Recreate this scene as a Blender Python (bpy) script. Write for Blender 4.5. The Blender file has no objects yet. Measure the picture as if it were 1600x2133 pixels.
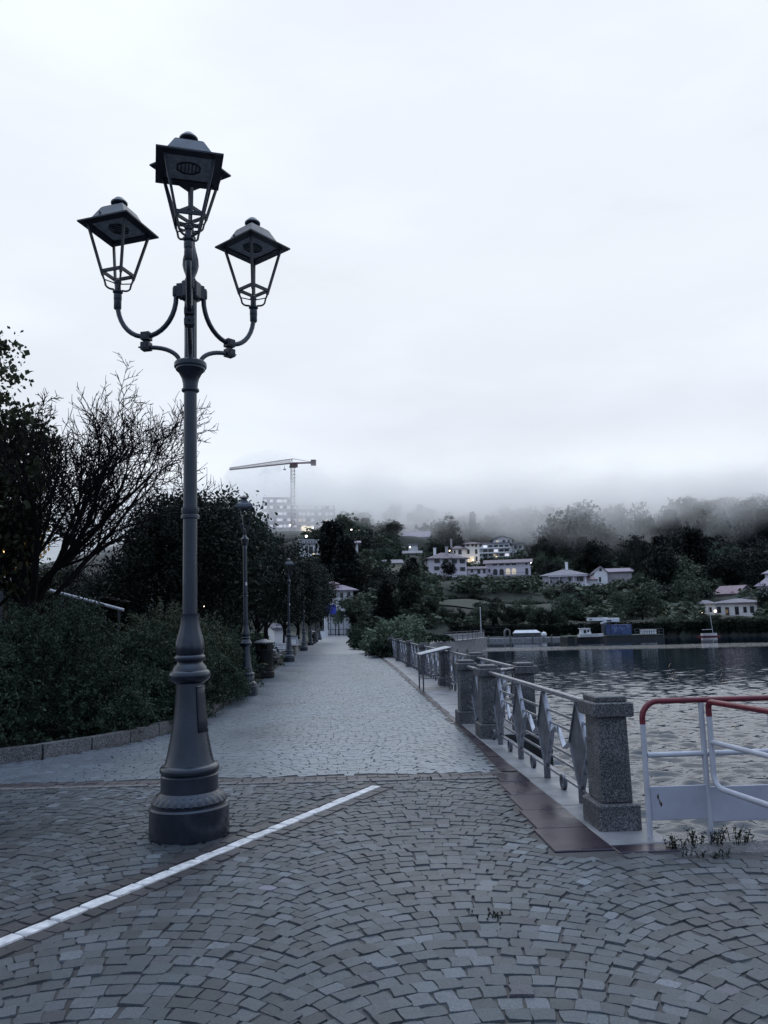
import bpy, math, random
import numpy as np
from mathutils import Vector, Matrix, noise as mnoise
PI = math.pi
R = math.radians
sc = bpy.context.scene
col = sc.collection
random.seed(4)
rng = np.random.default_rng(4)

# ------------------------------------------------------------------ camera numbers
F, CX, CY, H = 1602.0, 800.0, 1066.5, 1.62          # photo pixels, metres
ROLL = R(1.2)
def cam_basis(yaw, pitch, roll):
    cy, sy, cp, sp = math.cos(yaw), math.sin(yaw), math.cos(pitch), math.sin(pitch)
    f = Vector((sy*cp, cy*cp, sp)); r = Vector((cy, -sy, 0)); u = Vector((-sy*sp, -cy*sp, cp))
    return r*math.cos(roll)-u*math.sin(roll), u*math.cos(roll)+r*math.sin(roll), f
YAW, PITCH = R(3.8), R(8.3)
def px_of(p):
    d = Vector(p)-Vector((0, 0, H)); z = d.dot(CB[2])
    return CX+F*d.dot(CB[0])/z, CY-F*d.dot(CB[1])/z
for _ in range(40):                                  # the promenade runs along +Y towards photo point (694,1305)
    CB = cam_basis(YAW, PITCH, ROLL)
    x, y = px_of((0, 1e7, H)); YAW -= (694-x)/F; PITCH += (1305-y)/F
CB = cam_basis(YAW, PITCH, ROLL)
def ray(px, py): return CB[0]*((px-CX)/F)+CB[1]*((CY-py)/F)+CB[2]
def P(px, py, Y):                                    # a real place at depth Y
    d = ray(px, py); return Vector((0, 0, H))+d*(Y/d.y)
def G(px, py, z=0.0):
    d = ray(px, py); return Vector((0, 0, H))+d*((z-H)/d.z)

# ------------------------------------------------------------------ object helpers
def tag(o, label=None, cat=None, group=None, kind=None):
    if label: o['label'] = label
    if cat: o['category'] = cat
    if group: o['group'] = group
    if kind: o['kind'] = kind
    return o
def thing(name, label, cat, loc=(0, 0, 0), rz=0.0, group=None):
    o = bpy.data.objects.new(name, None); col.objects.link(o)
    o.location = loc; o.rotation_euler = (0, 0, rz); o.empty_display_size = .1
    return tag(o, label, cat, group)
def link(name, me, mat, parent=None, loc=(0, 0, 0), rz=0.0):
    o = bpy.data.objects.new(name, me); col.objects.link(o)
    if mat is not None and not me.materials: me.materials.append(mat)
    if parent is not None: o.parent = parent
    o.location = loc; o.rotation_euler = (0, 0, rz)
    return o
def kids(o): return [c for c in bpy.data.objects if c.parent == o]
def copy_tree(o, parent=None, label=None, loc=None, rz=None):
    c = o.copy(); col.objects.link(c)
    if parent is not None: c.parent = parent
    if label: c['label'] = label
    if loc is not None: c.location = loc
    if rz is not None: c.rotation_euler = (0, 0, rz)
    for ch in kids(o): copy_tree(ch, c)
    return c

class MB:
    def __init__(s): s.v = []; s.f = []; s.sm = []
    def add(s, vs, fs, smooth=False):
        b = len(s.v); s.v += [tuple(v) for v in vs]
        for f in fs: s.f.append([i+b for i in f]); s.sm.append(smooth)
        return s
    def box(s, x0, x1, y0, y1, z0, z1, M=None):
        vs = [(x0, y0, z0), (x1, y0, z0), (x1, y1, z0), (x0, y1, z0), (x0, y0, z1), (x1, y0, z1), (x1, y1, z1), (x0, y1, z1)]
        if M is not None: vs = [M @ Vector(v) for v in vs]
        return s.add(vs, [(0, 3, 2, 1), (4, 5, 6, 7), (0, 1, 5, 4), (1, 2, 6, 5), (2, 3, 7, 6), (3, 0, 4, 7)])
    def bbox(s, x0, x1, y0, y1, z0, z1, b=.01):      # box with chamfered edges
        vs = []; 
        for (zz, e) in ((z0, b), (z0+b, 0), (z1-b, 0), (z1, b)):
            X0, X1, Y0, Y1 = x0+e, x1-e, y0+e, y1-e; c = b
            vs += [(X0+c, Y0, zz), (X1-c, Y0, zz), (X1, Y0+c, zz), (X1, Y1-c, zz), (X1-c, Y1, zz), (X0+c, Y1, zz), (X0, Y1-c, zz), (X0, Y0+c, zz)]
        fs = [tuple(range(7, -1, -1)), tuple(range(24, 32))]
        for k in range(3):
            for i in range(8):
                j = (i+1) % 8; fs.append((k*8+i, k*8+j, k*8+8+j, k*8+8+i))
        return s.add(vs, fs)
    def frustum(s, x0, x1, y0, y1, z0, X0, X1, Y0, Y1, z1, M=None):
        vs = [(x0, y0, z0), (x1, y0, z0), (x1, y1, z0), (x0, y1, z0), (X0, Y0, z1), (X1, Y0, z1), (X1, Y1, z1), (X0, Y1, z1)]
        if M is not None: vs = [M @ Vector(v) for v in vs]
        return s.add(vs, [(0, 3, 2, 1), (4, 5, 6, 7), (0, 1, 5, 4), (1, 2, 6, 5), (2, 3, 7, 6), (3, 0, 4, 7)])
    def tube(s, pts, rad, n=10, smooth=True, caps=True):
        pts = [Vector(p) for p in pts]
        rr = rad if isinstance(rad, (list, tuple)) else [rad]*len(pts)
        t0 = (pts[1]-pts[0]).normalized()
        a = Vector((0, 0, 1)) if abs(t0.z) < .9 else Vector((1, 0, 0))
        u = t0.cross(a).normalized(); vs = []; fs = []
        for i, p in enumerate(pts):
            t = (pts[min(i+1, len(pts)-1)]-pts[max(i-1, 0)]).normalized()
            u = (u-t*u.dot(t)).normalized(); w = t.cross(u)
            for k in range(n):
                q = 2*PI*(k+.5)/n; vs.append(p+(u*math.cos(q)+w*math.sin(q))*rr[i])
        for i in range(len(pts)-1):
            for k in range(n):
                k2 = (k+1) % n; fs.append((i*n+k, i*n+k2, (i+1)*n+k2, (i+1)*n+k))
        s.add(vs, fs, smooth)
        if caps:
            L = len(pts)-1
            s.add([vs[k] for k in range(n)], [tuple(range(n-1, -1, -1))]); s.add([vs[L*n+k] for k in range(n)], [tuple(range(n))])
        return s
    def bar(s, a, b, w, h):                            # rectangular bar between two points
        a, b = Vector(a), Vector(b); t = (b-a).normalized()
        up = Vector((0, 0, 1)) if abs(t.z) < .95 else Vector((0, 1, 0))
        u = t.cross(up).normalized(); v = u.cross(t)
        vs = [q+u*(i*w/2)+v*(j*h/2) for q in (a, b) for (i, j) in ((-1, -1), (1, -1), (1, 1), (-1, 1))]
        return s.add(vs, [(0, 1, 2, 3), (7, 6, 5, 4), (0, 4, 5, 1), (1, 5, 6, 2), (2, 6, 7, 3), (3, 7, 4, 0)])
    def lathe(s, prof, n=32, c=(0, 0, 0), mod=None, smooth=True):
        vs = []; fs = []
        for (r, z) in prof:
            for k in range(n):
                q = 2*PI*k/n; r2 = r*(mod(q, z) if mod else 1); vs.append((c[0]+r2*math.cos(q), c[1]+r2*math.sin(q), c[2]+z))
        for i in range(len(prof)-1):
            for k in range(n):
                k2 = (k+1) % n; fs.append((i*n+k, i*n+k2, (i+1)*n+k2, (i+1)*n+k))
        s.add(vs, fs, smooth)
        if prof[-1][0] > 1e-3: s.add(vs[-n:], [tuple(range(n))])
        if prof[0][0] > 1e-3: s.add(vs[:n], [tuple(range(n-1, -1, -1))])
        return s
    def prism(s, pts2, z0, z1):
        n = len(pts2); vs = [(x, y, z0) for x, y in pts2]+[(x, y, z1) for x, y in pts2]
        return s.add(vs, [tuple(range(n-1, -1, -1)), tuple(range(n, 2*n))]+[(i, (i+1) % n, n+(i+1) % n, n+i) for i in range(n)])
    def mesh(s, name):
        me = bpy.data.meshes.new(name); me.from_pydata(s.v, [], s.f); me.polygons.foreach_set('use_smooth', s.sm); me.update(); return me
    def build(s, name, mat, parent=None, loc=(0, 0, 0), rz=0.0):
        o = link(name, s.mesh(name), mat, parent, loc, rz)
        if any(s.sm) : 
            try: o.data.set_sharp_from_angle(angle=R(40))
            except Exception: pass
        return o

def np_mesh(name, V, quads=None, loops=None, starts=None, totals=None, attrs=None, smooth=False):
    me = bpy.data.meshes.new(name); V = np.asarray(V, dtype=np.float32)
    me.vertices.add(len(V)); me.vertices.foreach_set('co', V.ravel())
    if quads is not None:
        q = np.asarray(quads, dtype=np.int32); loops = q.ravel(); n = q.shape[1]
        starts = np.arange(len(q), dtype=np.int32)*n; totals = np.full(len(q), n, dtype=np.int32)
    me.loops.add(len(loops)); me.loops.foreach_set('vertex_index', np.asarray(loops, dtype=np.int32))
    me.polygons.add(len(starts)); me.polygons.foreach_set('loop_start', np.asarray(starts, dtype=np.int32))
    me.polygons.foreach_set('use_smooth', np.full(len(starts), bool(smooth)))
    for k, a in (attrs or {}).items():
        at = me.attributes.new(k, 'FLOAT_COLOR', 'POINT'); at.data.foreach_set('color', np.asarray(a, dtype=np.float32).ravel())
    me.update(calc_edges=True); me.validate()
    return me

# ------------------------------------------------------------------ materials
def new_mat(name):
    m = bpy.data.materials.new(name); m.use_nodes = True
    nt = m.node_tree; b = nt.nodes['Principled BSDF']; return m, nt, b
def N(nt, t, **kw):
    n = nt.nodes.new(t)
    for k, v in kw.items(): setattr(n, k, v)
    return n
def noise_node(nt, scale, detail=4, rough=.55, coord='Object', scl=None):
    tc = N(nt, 'ShaderNodeTexCoord'); mp = N(nt, 'ShaderNodeMapping')
    if coord == 'World':
        g = N(nt, 'ShaderNodeNewGeometry'); nt.links.new(g.outputs['Position'], mp.inputs[0])
    else: nt.links.new(tc.outputs[coord], mp.inputs[0])
    if scl: mp.inputs['Scale'].default_value = scl
    n = N(nt, 'ShaderNodeTexNoise'); n.inputs['Scale'].default_value = scale; n.inputs['Detail'].default_value = detail
    n.inputs['Roughness'].default_value = rough
    nt.links.new(mp.outputs[0], n.inputs[0]); return n
def ramp(nt, fac, stops):
    r = N(nt, 'ShaderNodeValToRGB'); e = r.color_ramp.elements
    while len(e) < len(stops): e.new(.5)
    for i, (p, c) in enumerate(stops):
        e[i].position = p; e[i].color = (c[0], c[1], c[2], 1) if not isinstance(c, (int, float)) else (c, c, c, 1)
    nt.links.new(fac, r.inputs[0]); return r
def bump(nt, b, h, strength=.3, dist=.01):
    bn = N(nt, 'ShaderNodeBump'); bn.inputs['Strength'].default_value = strength; bn.inputs['Distance'].default_value = dist
    nt.links.new(h, bn.inputs['Height']); nt.links.new(bn.outputs[0], b.inputs['Normal']); return bn
def mat_noise(name, c1, c2, scale=8, rough=.6, detail=5, bmp=.2, bdist=.01, metal=0, coord='Object', r2=None, c3=None, spec=.5):
    m, nt, b = new_mat(name); n = noise_node(nt, scale, detail, coord=coord)
    st = [(.3, c1), (.7, c2)] if c3 is None else [(.28, c1), (.5, c2), (.72, c3)]
    r = ramp(nt, n.outputs[0], st); nt.links.new(r.outputs[0], b.inputs['Base Color'])
    b.inputs['Roughness'].default_value = rough; b.inputs['Metallic'].default_value = metal; b.inputs['Specular IOR Level'].default_value = spec
    if r2 is not None:
        n2 = noise_node(nt, scale*.35, 3, coord=coord); q = ramp(nt, n2.outputs[0], [(.35, rough), (.65, r2)]); nt.links.new(q.outputs[0], b.inputs['Roughness'])
    if bmp: bump(nt, b, n.outputs[0], bmp, bdist)
    return m
def mat_emit(name, c, s):
    m, nt, b = new_mat(name); b.inputs['Base Color'].default_value = (*c, 1); b.inputs['Emission Color'].default_value = (*c, 1); b.inputs['Emission Strength'].default_value = s; return m
def mat_leaf(name, c1, c2, var=.5, scale=2.2, rough=.55, transl=.15, spec=.12):
    m, nt, b = new_mat(name)
    n = noise_node(nt, scale, 3, coord='World'); oi = N(nt, 'ShaderNodeObjectInfo')
    a = N(nt, 'ShaderNodeMath', operation='MULTIPLY_ADD'); a.inputs[1].default_value = var; nt.links.new(oi.outputs['Random'], a.inputs[0])
    s = N(nt, 'ShaderNodeMath', operation='SUBTRACT'); nt.links.new(n.outputs[0], s.inputs[0]); s.inputs[1].default_value = var/2; nt.links.new(s.outputs[0], a.inputs[2])
    r = ramp(nt, a.outputs[0], [(.3, c1), (.7, c2)]); nt.links.new(r.outputs[0], b.inputs['Base Color'])
    b.inputs['Roughness'].default_value = rough; b.inputs['Specular IOR Level'].default_value = spec
    t = N(nt, 'ShaderNodeBsdfTranslucent'); nt.links.new(r.outputs[0], t.inputs[0]); mx = N(nt, 'ShaderNodeMixShader'); mx.inputs[0].default_value = transl
    nt.links.new(b.outputs[0], mx.inputs[1]); nt.links.new(t.outputs[0], mx.inputs[2]); nt.links.new(mx.outputs[0], nt.nodes['Material Output'].inputs[0])
    return m

M = {}
M['iron'] = mat_noise('iron', (.005, .006, .0105), (.0135, .0155, .025), 11, .38, 6, .1, .004, r2=.24, spec=.7)
M['iron_roof'] = mat_noise('iron_roof', (.02, .024, .035), (.045, .051, .068), 14, .45, 5, .08, .002, r2=.33)
M['iron_dark'] = mat_noise('iron_dark', (.013, .014, .02), (.024, .025, .034), 14, .5, 5, .1, .003)
M['steel'] = mat_noise('steel', (.2, .21, .24), (.36, .37, .41), 12, .24, 5, .06, .002, metal=.75, r2=.42)
M['steel_plate'] = mat_noise('steel_plate', (.06, .064, .08), (.17, .18, .21), 9, .38, 8, .1, .002, metal=.55, r2=.5)
M['white_paint'] = mat_noise('white_paint', (.33, .35, .41), (.46, .48, .54), 4, .35, 6, .08, .003, r2=.5)
M['board_paint'] = mat_noise('board_paint', (.28, .3, .37), (.4, .42, .5), 3, .45, 7, .1, .003)
M['red_paint'] = mat_noise('red_paint', (.085, .007, .017), (.15, .011, .026), 10, .3, 5, .06, .002, r2=.45)
M['glass_panel'] = mat_noise('glass_panel', (.2, .21, .23), (.42, .43, .46), 26, .45, 4, .2, .004)
M['mortar'] = mat_noise('mortar', (.005, .0055, .007), (.032, .036, .045), 2.2, .6, 6, .3, .01, coord='World')
M['white_stone'] = mat_noise('white_stone', (.32, .33, .35), (.72, .72, .74), 16, .45, 7, .25, .006)
M['purple_stone'] = mat_noise('purple_stone', (.022, .014, .018), (.05, .03, .037), 10, .35, 6, .3, .008, r2=.55)
M['red_slab'] = mat_noise('red_slab', (.012, .0075, .0125), (.03, .018, .029), 5, .2, 9, .14, .005, coord='World', r2=.45)
M['pale_slab'] = mat_noise('pale_slab', (.12, .127, .14), (.27, .278, .3), 3, .35, 8, .15, .006, coord='World', r2=.55)
M['bank_wall'] = mat_noise('bank_wall', (.012, .012, .012), (.03, .031, .029), .7, .8, 8, .5, .03, coord='World')
M['quay_wall'] = mat_noise('quay_wall', (.05, .05, .05), (.14, .14, .135), 1.2, .7, 8, .5, .03, coord='World')
M['soil'] = mat_noise('soil', (.008, .007, .006), (.022, .019, .015), 5, .9, 6, .5, .03, coord='World')
M['bark'] = mat_noise('bark', (.004, .0036, .0045), (.013, .0115, .0135), 14, .9, 6, .5, .01, spec=.1)
M['bark_pale'] = mat_noise('bark_pale', (.1, .095, .09), (.24, .23, .22), 3, .8, 5, .3, .01)
M['bin_black'] = mat_noise('bin_black', (.004, .004, .0055), (.009, .009, .011), 6, .45, 4, .05, .002, r2=.55, spec=.25)
M['bin_grey'] = mat_noise('bin_grey', (.12, .125, .14), (.2, .205, .225), 6, .4, 4, .05, .002)
M['gold_text'] = mat_noise('gold_text', (.3, .25, .13), (.45, .38, .2), 9, .45, 3, 0)
M['slat_white'] = mat_noise('slat_white', (.4, .42, .47), (.6, .62, .66), 7, .5, 4, .1, .003)
M['sticker'] = mat_noise('sticker', (.55, .57, .6), (.75, .76, .8), 20, .5, 3, 0)
M['blue_sign'] = mat_noise('blue_sign', (.02, .035, .3), (.03, .05, .42), 5, .45, 3, 0)
M['far_white'] = mat_noise('far_white', (.5, .52, .56), (.7, .71, .74), .9, .7, 5, .1, .02)

# granite: speckled crystals
def granite(name, dark, mid, light, sc_=140):
    m, nt, b = new_mat(name)
    v = N(nt, 'ShaderNodeTexVoronoi'); tc = N(nt, 'ShaderNodeTexCoord'); v.inputs['Scale'].default_value = sc_; nt.links.new(tc.outputs['Object'], v.inputs[0])
    r = ramp(nt, v.outputs['Color'], [(.15, dark), (.45, mid), (.85, light)])
    n = noise_node(nt, 3, 6); q = ramp(nt, n.outputs[0], [(.3, .55), (.7, 1.05)])
    mx = N(nt, 'ShaderNodeMix', data_type='RGBA', blend_type='MULTIPLY'); mx.inputs[0].default_value = 1
    nt.links.new(r.outputs[0], mx.inputs[6]); nt.links.new(q.outputs[0], mx.inputs[7]); nt.links.new(mx.outputs[2], b.inputs['Base Color'])
    b.inputs['Roughness'].default_value = .6; n3 = noise_node(nt, 60, 3); bump(nt, b, n3.outputs[0], .25, .004); return m
M['granite'] = granite('granite', (.016, .017, .021), (.062, .065, .075), (.23, .235, .255))
M['granite_kerb'] = granite('granite_kerb', (.03, .031, .035), (.09, .092, .1), (.22, .222, .24), 90)

# cobbles: own tone per stone, damp sheen that changes over the square
def cobble_mat(name='cobble', r=(.52, .4, .28), sheen=.6, coat=.06, crough=.36, cior=1.5):
    m, nt, b = new_mat(name); at = N(nt, 'ShaderNodeAttribute', attribute_name='tone')
    n = noise_node(nt, 130, 7, .8, 'World'); q = ramp(nt, n.outputs[0], [(.36, .3), (.5, .95), (.66, 1.8)])
    mx = N(nt, 'ShaderNodeMix', data_type='RGBA', blend_type='MULTIPLY'); mx.inputs[0].default_value = 1
    nt.links.new(at.outputs['Color'], mx.inputs[6]); nt.links.new(q.outputs[0], mx.inputs[7])
    w = noise_node(nt, .55, 5, .6, 'World'); wr = ramp(nt, w.outputs[0], [(.36, r[0]), (.52, r[1]), (.62, r[2])]); 
    dk = ramp(nt, w.outputs[0], [(.4, 1.06), (.64, .78)])
    m2 = N(nt, 'ShaderNodeMix', data_type='RGBA', blend_type='MULTIPLY'); m2.inputs[0].default_value = 1
    nt.links.new(mx.outputs[2], m2.inputs[6]); nt.links.new(dk.outputs[0], m2.inputs[7]); nt.links.new(m2.outputs[2], b.inputs['Base Color'])
    n2 = noise_node(nt, 30, 4, .6, 'World'); ad = N(nt, 'ShaderNodeMath', operation='MULTIPLY_ADD'); ad.inputs[1].default_value = .25; 
    sb = N(nt, 'ShaderNodeMath', operation='SUBTRACT'); nt.links.new(wr.outputs[0], sb.inputs[0]); sb.inputs[1].default_value = .1
    nt.links.new(n2.outputs[0], ad.inputs[0]); nt.links.new(sb.outputs[0], ad.inputs[2]); nt.links.new(ad.outputs[0], b.inputs['Roughness'])
    b.inputs['Specular IOR Level'].default_value = sheen
    b.inputs['Coat Weight'].default_value = coat; b.inputs['Coat Roughness'].default_value = crough; b.inputs['Coat IOR'].default_value = cior; b.inputs['Coat Tint'].default_value = (.9, .96, 1, 1)
    bump(nt, b, n.outputs[0], .5, .006); return m
M['cobble'] = cobble_mat()
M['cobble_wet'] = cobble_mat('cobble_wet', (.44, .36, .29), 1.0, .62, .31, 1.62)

def water_mat():
    m, nt, b = new_mat('water')
    b.inputs['Base Color'].default_value = (.006, .014, .028, 1); b.inputs['Roughness'].default_value = .02; b.inputs['Specular IOR Level'].default_value = .6; b.inputs['IOR'].default_value = 1.36
    g = N(nt, 'ShaderNodeNewGeometry')
    def wn(scale, scl, det=3):
        n = noise_node(nt, scale, det, .55, 'World', scl); return n
    a = wn(1.5, (.62, 1.2, 1), 2); c = wn(4.6, (.7, 1.1, 1), 3); d = wn(.22, (.7, 1, 1), 2)
    s1 = N(nt, 'ShaderNodeMath', operation='MULTIPLY_ADD'); s1.inputs[1].default_value = .3; nt.links.new(c.outputs[0], s1.inputs[0]); nt.links.new(a.outputs[0], s1.inputs[2])
    # lanes of wind: a ruffled band across the bay
    sp = N(nt, 'ShaderNodeSeparateXYZ'); nt.links.new(g.outputs['Position'], sp.inputs[0])
    mr = N(nt, 'ShaderNodeMath', operation='MULTIPLY_ADD'); mr.inputs[1].default_value = .12; nt.links.new(sp.outputs['X'], mr.inputs[0]); nt.links.new(sp.outputs['Y'], mr.inputs[2])
    wob = N(nt, 'ShaderNodeMath', operation='MULTIPLY_ADD'); wob.inputs[1].default_value = 9; nt.links.new(wn(.05, (1, 1, 1), 3).outputs[0], wob.inputs[0]); nt.links.new(mr.outputs[0], wob.inputs[2])
    dv = N(nt, 'ShaderNodeMath', operation='DIVIDE'); dv.inputs[1].default_value = 200; nt.links.new(wob.outputs[0], dv.inputs[0])
    st = ramp(nt, dv.outputs[0], [(.04, .16), (.15, .09), (.3, .05), (.41, .03), (.435, .55), (.465, .55), (.49, .022), (.62, .012)])
    mu = N(nt, 'ShaderNodeMath', operation='MULTIPLY'); nt.links.new(st.outputs[0], mu.inputs[0]); mu.inputs[1].default_value = 1.0
    bn = N(nt, 'ShaderNodeBump'); bn.inputs['Distance'].default_value = .38; nt.links.new(s1.outputs[0], bn.inputs['Height']); nt.links.new(mu.outputs[0], bn.inputs['Strength'])
    nt.links.new(bn.outputs[0], b.inputs['Normal'])
    return m
M['water'] = water_mat()

for k_, c_ in (('cobble', (.74, .89, 1.0)), ('cobble_wet', (.76, .9, 1.0)), ('iron', (.72, .84, 1.0)), ('iron_dark', (.75, .86, 1.0)), ('iron_roof', (.78, .88, 1.0)), ('red_slab', (.78, .8, 1.0)), ('water', (.78, .9, 1.0)), ('purple_stone', (.8, .84, 1.0))):
    M[k_].node_tree.nodes['Principled BSDF'].inputs['Specular Tint'].default_value = (*c_, 1)    # blue cast of the light put into the reflections
def grass_mat(name, c1, c2, c3):
    m, nt, b = new_mat(name); n = noise_node(nt, 1.3, 8, .7, 'World'); r = ramp(nt, n.outputs[0], [(.3, c1), (.5, c2), (.72, c3)])
    nt.links.new(r.outputs[0], b.inputs['Base Color']); b.inputs['Roughness'].default_value = .85
    n2 = noise_node(nt, 9, 6, .7, 'World'); bump(nt, b, n2.outputs[0], .8, .06); return m
M['grass'] = grass_mat('grass', (.004, .007, .005), (.008, .013, .008), (.015, .023, .014))

M['oak'] = mat_leaf('oak', (.006, .0095, .0085), (.032, .045, .037))
M['hedge'] = mat_leaf('hedge', (.004, .008, .006), (.058, .09, .062), .2, 3.5)
M['hedge_light'] = mat_leaf('hedge_light', (0.0186, 0.0279, 0.0186), (0.0682, 0.0868, 0.0558), .2, 3)
M['maple'] = mat_leaf('maple', (0.0155, 0.0217, 0.01364), (0.0527, 0.062, 0.0372), .2, 3, transl=.35)
M['shrub_light'] = mat_leaf('shrub_light', (.09, .125, .09), (.26, .33, .23), .2, 3)
M['conifer'] = mat_leaf('conifer', (0.003571, 0.005803, 0.00625), (0.009821, 0.01339, 0.01339))
M['broad'] = mat_leaf('broad', (.01, .015, .011), (.065, .085, .062), .9, .5)
M['dark_tree'] = mat_leaf('dark_tree', (.005, .0075, .0075), (.022, .03, .027), .5, .5)
M['light_tree'] = mat_leaf('light_tree', (.04, .062, .046), (.11, .145, .11), .3, .5)
M['brown_tree'] = mat_leaf('brown_tree', (0.01116, 0.01027, 0.008035), (0.03125, 0.02768, 0.02053), .4, .5)
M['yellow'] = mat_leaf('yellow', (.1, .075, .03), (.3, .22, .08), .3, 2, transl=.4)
M['weed'] = mat_leaf('weed', (0.008035, 0.0125, 0.007142), (0.02232, 0.02902, 0.01562), .2, 4)
# ------------------------------------------------------------------ camera, sky, sun
cd = bpy.data.cameras.new('camera'); cam = bpy.data.objects.new('camera', cd); col.objects.link(cam)
cd.sensor_fit = 'VERTICAL'; cd.sensor_height = 36; cd.lens = F/2133*36; cd.clip_start = .05; cd.clip_end = 6000
Mx = Matrix((CB[0], CB[1], -CB[2])).transposed().to_4x4(); Mx.translation = (0, 0, H); cam.matrix_world = Mx
sc.camera = cam
w = bpy.data.worlds.new('World'); sc.world = w; w.use_nodes = True; nt = w.node_tree
bg = nt.nodes['Background']; tc = N(nt, 'ShaderNodeTexCoord'); sp = N(nt, 'ShaderNodeSeparateXYZ'); nt.links.new(tc.outputs['Generated'], sp.inputs[0])
SUN_EL, SUN_AZ = R(50), R(25)
sky = N(nt, 'ShaderNodeTexSky', sky_type='NISHITA'); sky.sun_disc = False; sky.sun_elevation = SUN_EL; sky.sun_rotation = SUN_AZ
# overcast cloud deck: radiance rises towards the zenith, mottled by cloud noise
el = ramp(nt, sp.outputs['Z'], [(0.0, (.79, .85, .95)), (.16, (.87, .925, 1.0)), (.25, (.79, .845, .935)), (.42, (.88, .93, 1.0)), (.68, (.86, .92, 1.02)), (1.0, (1.5, 1.85, 2.4))])
mp = N(nt, 'ShaderNodeMapping'); mp.inputs['Scale'].default_value = (1, 1, 3.2); nt.links.new(tc.outputs['Generated'], mp.inputs[0])
cn = N(nt, 'ShaderNodeTexNoise'); cn.inputs['Scale'].default_value = 1.7; cn.inputs['Detail'].default_value = 5; cn.inputs['Roughness'].default_value = .5; nt.links.new(mp.outputs[0], cn.inputs[0])
cr = ramp(nt, cn.outputs[0], [(.28, .82), (.42, .94), (.52, .96), (.7, 1.07)])
mu = N(nt, 'ShaderNodeMix', data_type='RGBA', blend_type='MULTIPLY'); mu.inputs[0].default_value = 1; nt.links.new(el.outputs[0], mu.inputs[6]); nt.links.new(cr.outputs[0], mu.inputs[7])
sk = N(nt, 'ShaderNodeMix', data_type='RGBA', blend_type='MIX'); sk.inputs[0].default_value = .002   # a little blue from the sky above the cloud
# unseen sky behind the viewer, dimmed and blued to shape the ambient light
hv = N(nt, 'ShaderNodeMapRange'); nt.links.new(sp.outputs['Y'], hv.inputs[0]); hv.inputs[1].default_value = -.75; hv.inputs[2].default_value = .45; hv.inputs[3].default_value = 0; hv.inputs[4].default_value = 1.0; hb = ramp(nt, hv.outputs[0], [(0, (.52, .6, .73)), (1, (1, 1, 1))])
m3 = N(nt, 'ShaderNodeMix', data_type='RGBA', blend_type='MULTIPLY'); m3.inputs[0].default_value = 1; nt.links.new(mu.outputs[2], m3.inputs[6]); nt.links.new(hb.outputs[0], m3.inputs[7])
nt.links.new(m3.outputs[2], sk.inputs[6]); nt.links.new(sky.outputs[0], sk.inputs[7]); nt.links.new(sk.outputs[2], bg.inputs[0]); bg.inputs[1].default_value = 1.0
sd = bpy.data.lights.new('sun', 'SUN'); sd.energy = .4; sd.angle = R(60); sd.color = (1, .995, .985); so = bpy.data.objects.new('sun', sd); col.objects.link(so)
so.rotation_euler = (PI/2-SUN_EL, 0, PI-SUN_AZ)
sc.view_settings.view_transform = 'Standard'; sc.view_settings.look = 'None'; sc.view_settings.gamma = 1; sc.view_settings.exposure = .03
sc.cycles.use_denoising = True; sc.cycles.max_bounces = 12; sc.cycles.diffuse_bounces = 3; sc.cycles.glossy_bounces = 3; sc.cycles.transparent_max_bounces = 6
sc.cycles.volume_bounces = 8; sc.cycles.volume_step_rate = .35; sc.cycles.volume_max_steps = 128

# ------------------------------------------------------------------ ground
ZW = -1.2
QX = [(5.8, 2.47), (50, 2.7), (61, 7), (68, 8.7), (78, 12.9), (89, 17.6), (91.5, 17.6), (94, 13.5), (110, 14.5), (130, 17), (139, 21)]
FS = [(21, 139), (34, 134.7), (42, 132), (56, 127), (70, 122), (120, 110), (220, 70), (420, -40)]
def qx(y): return np.interp(y, [a for a, b in QX], [b for a, b in QX])
def fsy(x): return np.interp(x, [a for a, b in FS], [b for a, b in FS])
def lakef(x, y):                                      # >0 on land: rough distance from the water
    x = np.asarray(x, float); y = np.asarray(y, float)
    left = qx(np.clip(y, 5.8, 139))-x
    far = y-fsy(x); far = np.where(x < 21, np.where(y > 139, y-139, -99), far)
    near = np.where(y < 5.75, 5.75-y, -99)
    return np.maximum(np.maximum(left, far), near)
CTRL = []
def ctrl(px, py, Y, dz=0):
    p = P(px, py, Y); CTRL.append((p.x, p.y, p.z+dz)); return p
for a in ((930, 1203, 250), (1055, 1207, 255), (985, 1175, 292), (1035, 1165, 330), (1176, 1219, 235), (1265, 1222, 240), (1524, 1283, 190), (1508, 1247, 212), (822, 1192, 240), (645, 1160, 225),
          (725, 1148, 235), (708, 1253, 152), (866, 1122, 340), (858, 1155, 280), (620, 1112, 420), (440, 1120, 400), (1400, 1225, 250), (1330, 1180, 290), (1150, 1150, 330), (1450, 1100, 380), (1600, 1110, 370),
          (1250, 1100, 390), (1000, 1095, 440), (800, 1095, 440), (700, 1120, 330), (560, 1180, 240), (1595, 1245, 222), (1045, 1262, 190), (1130, 1258, 185), (930, 1255, 185), (760, 1268, 170), (1300, 1265, 180)):
    ctrl(*a)
    if a[2] < 300 and a[1] < 1240 and a[1] > 1150: ctrl(a[0]-12, a[1]+7, a[2]-13); ctrl(a[0]+12, a[1]+7, a[2]-13); ctrl(a[0], a[1]+16, a[2]-27)
for px in (1250, 1350, 1450, 1550, 1650, 1750):
    for Y_, z_ in ((142, .6), (152, .9), (165, 1.3), (178, 1.9), (186, 2.3)) if px > 1400 else ((142, .9), (160, 1.5), (178, 2.3)): q = P(px, 1290, Y_); CTRL.append((q.x, q.y, z_))
CA = np.array(CTRL)
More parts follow.
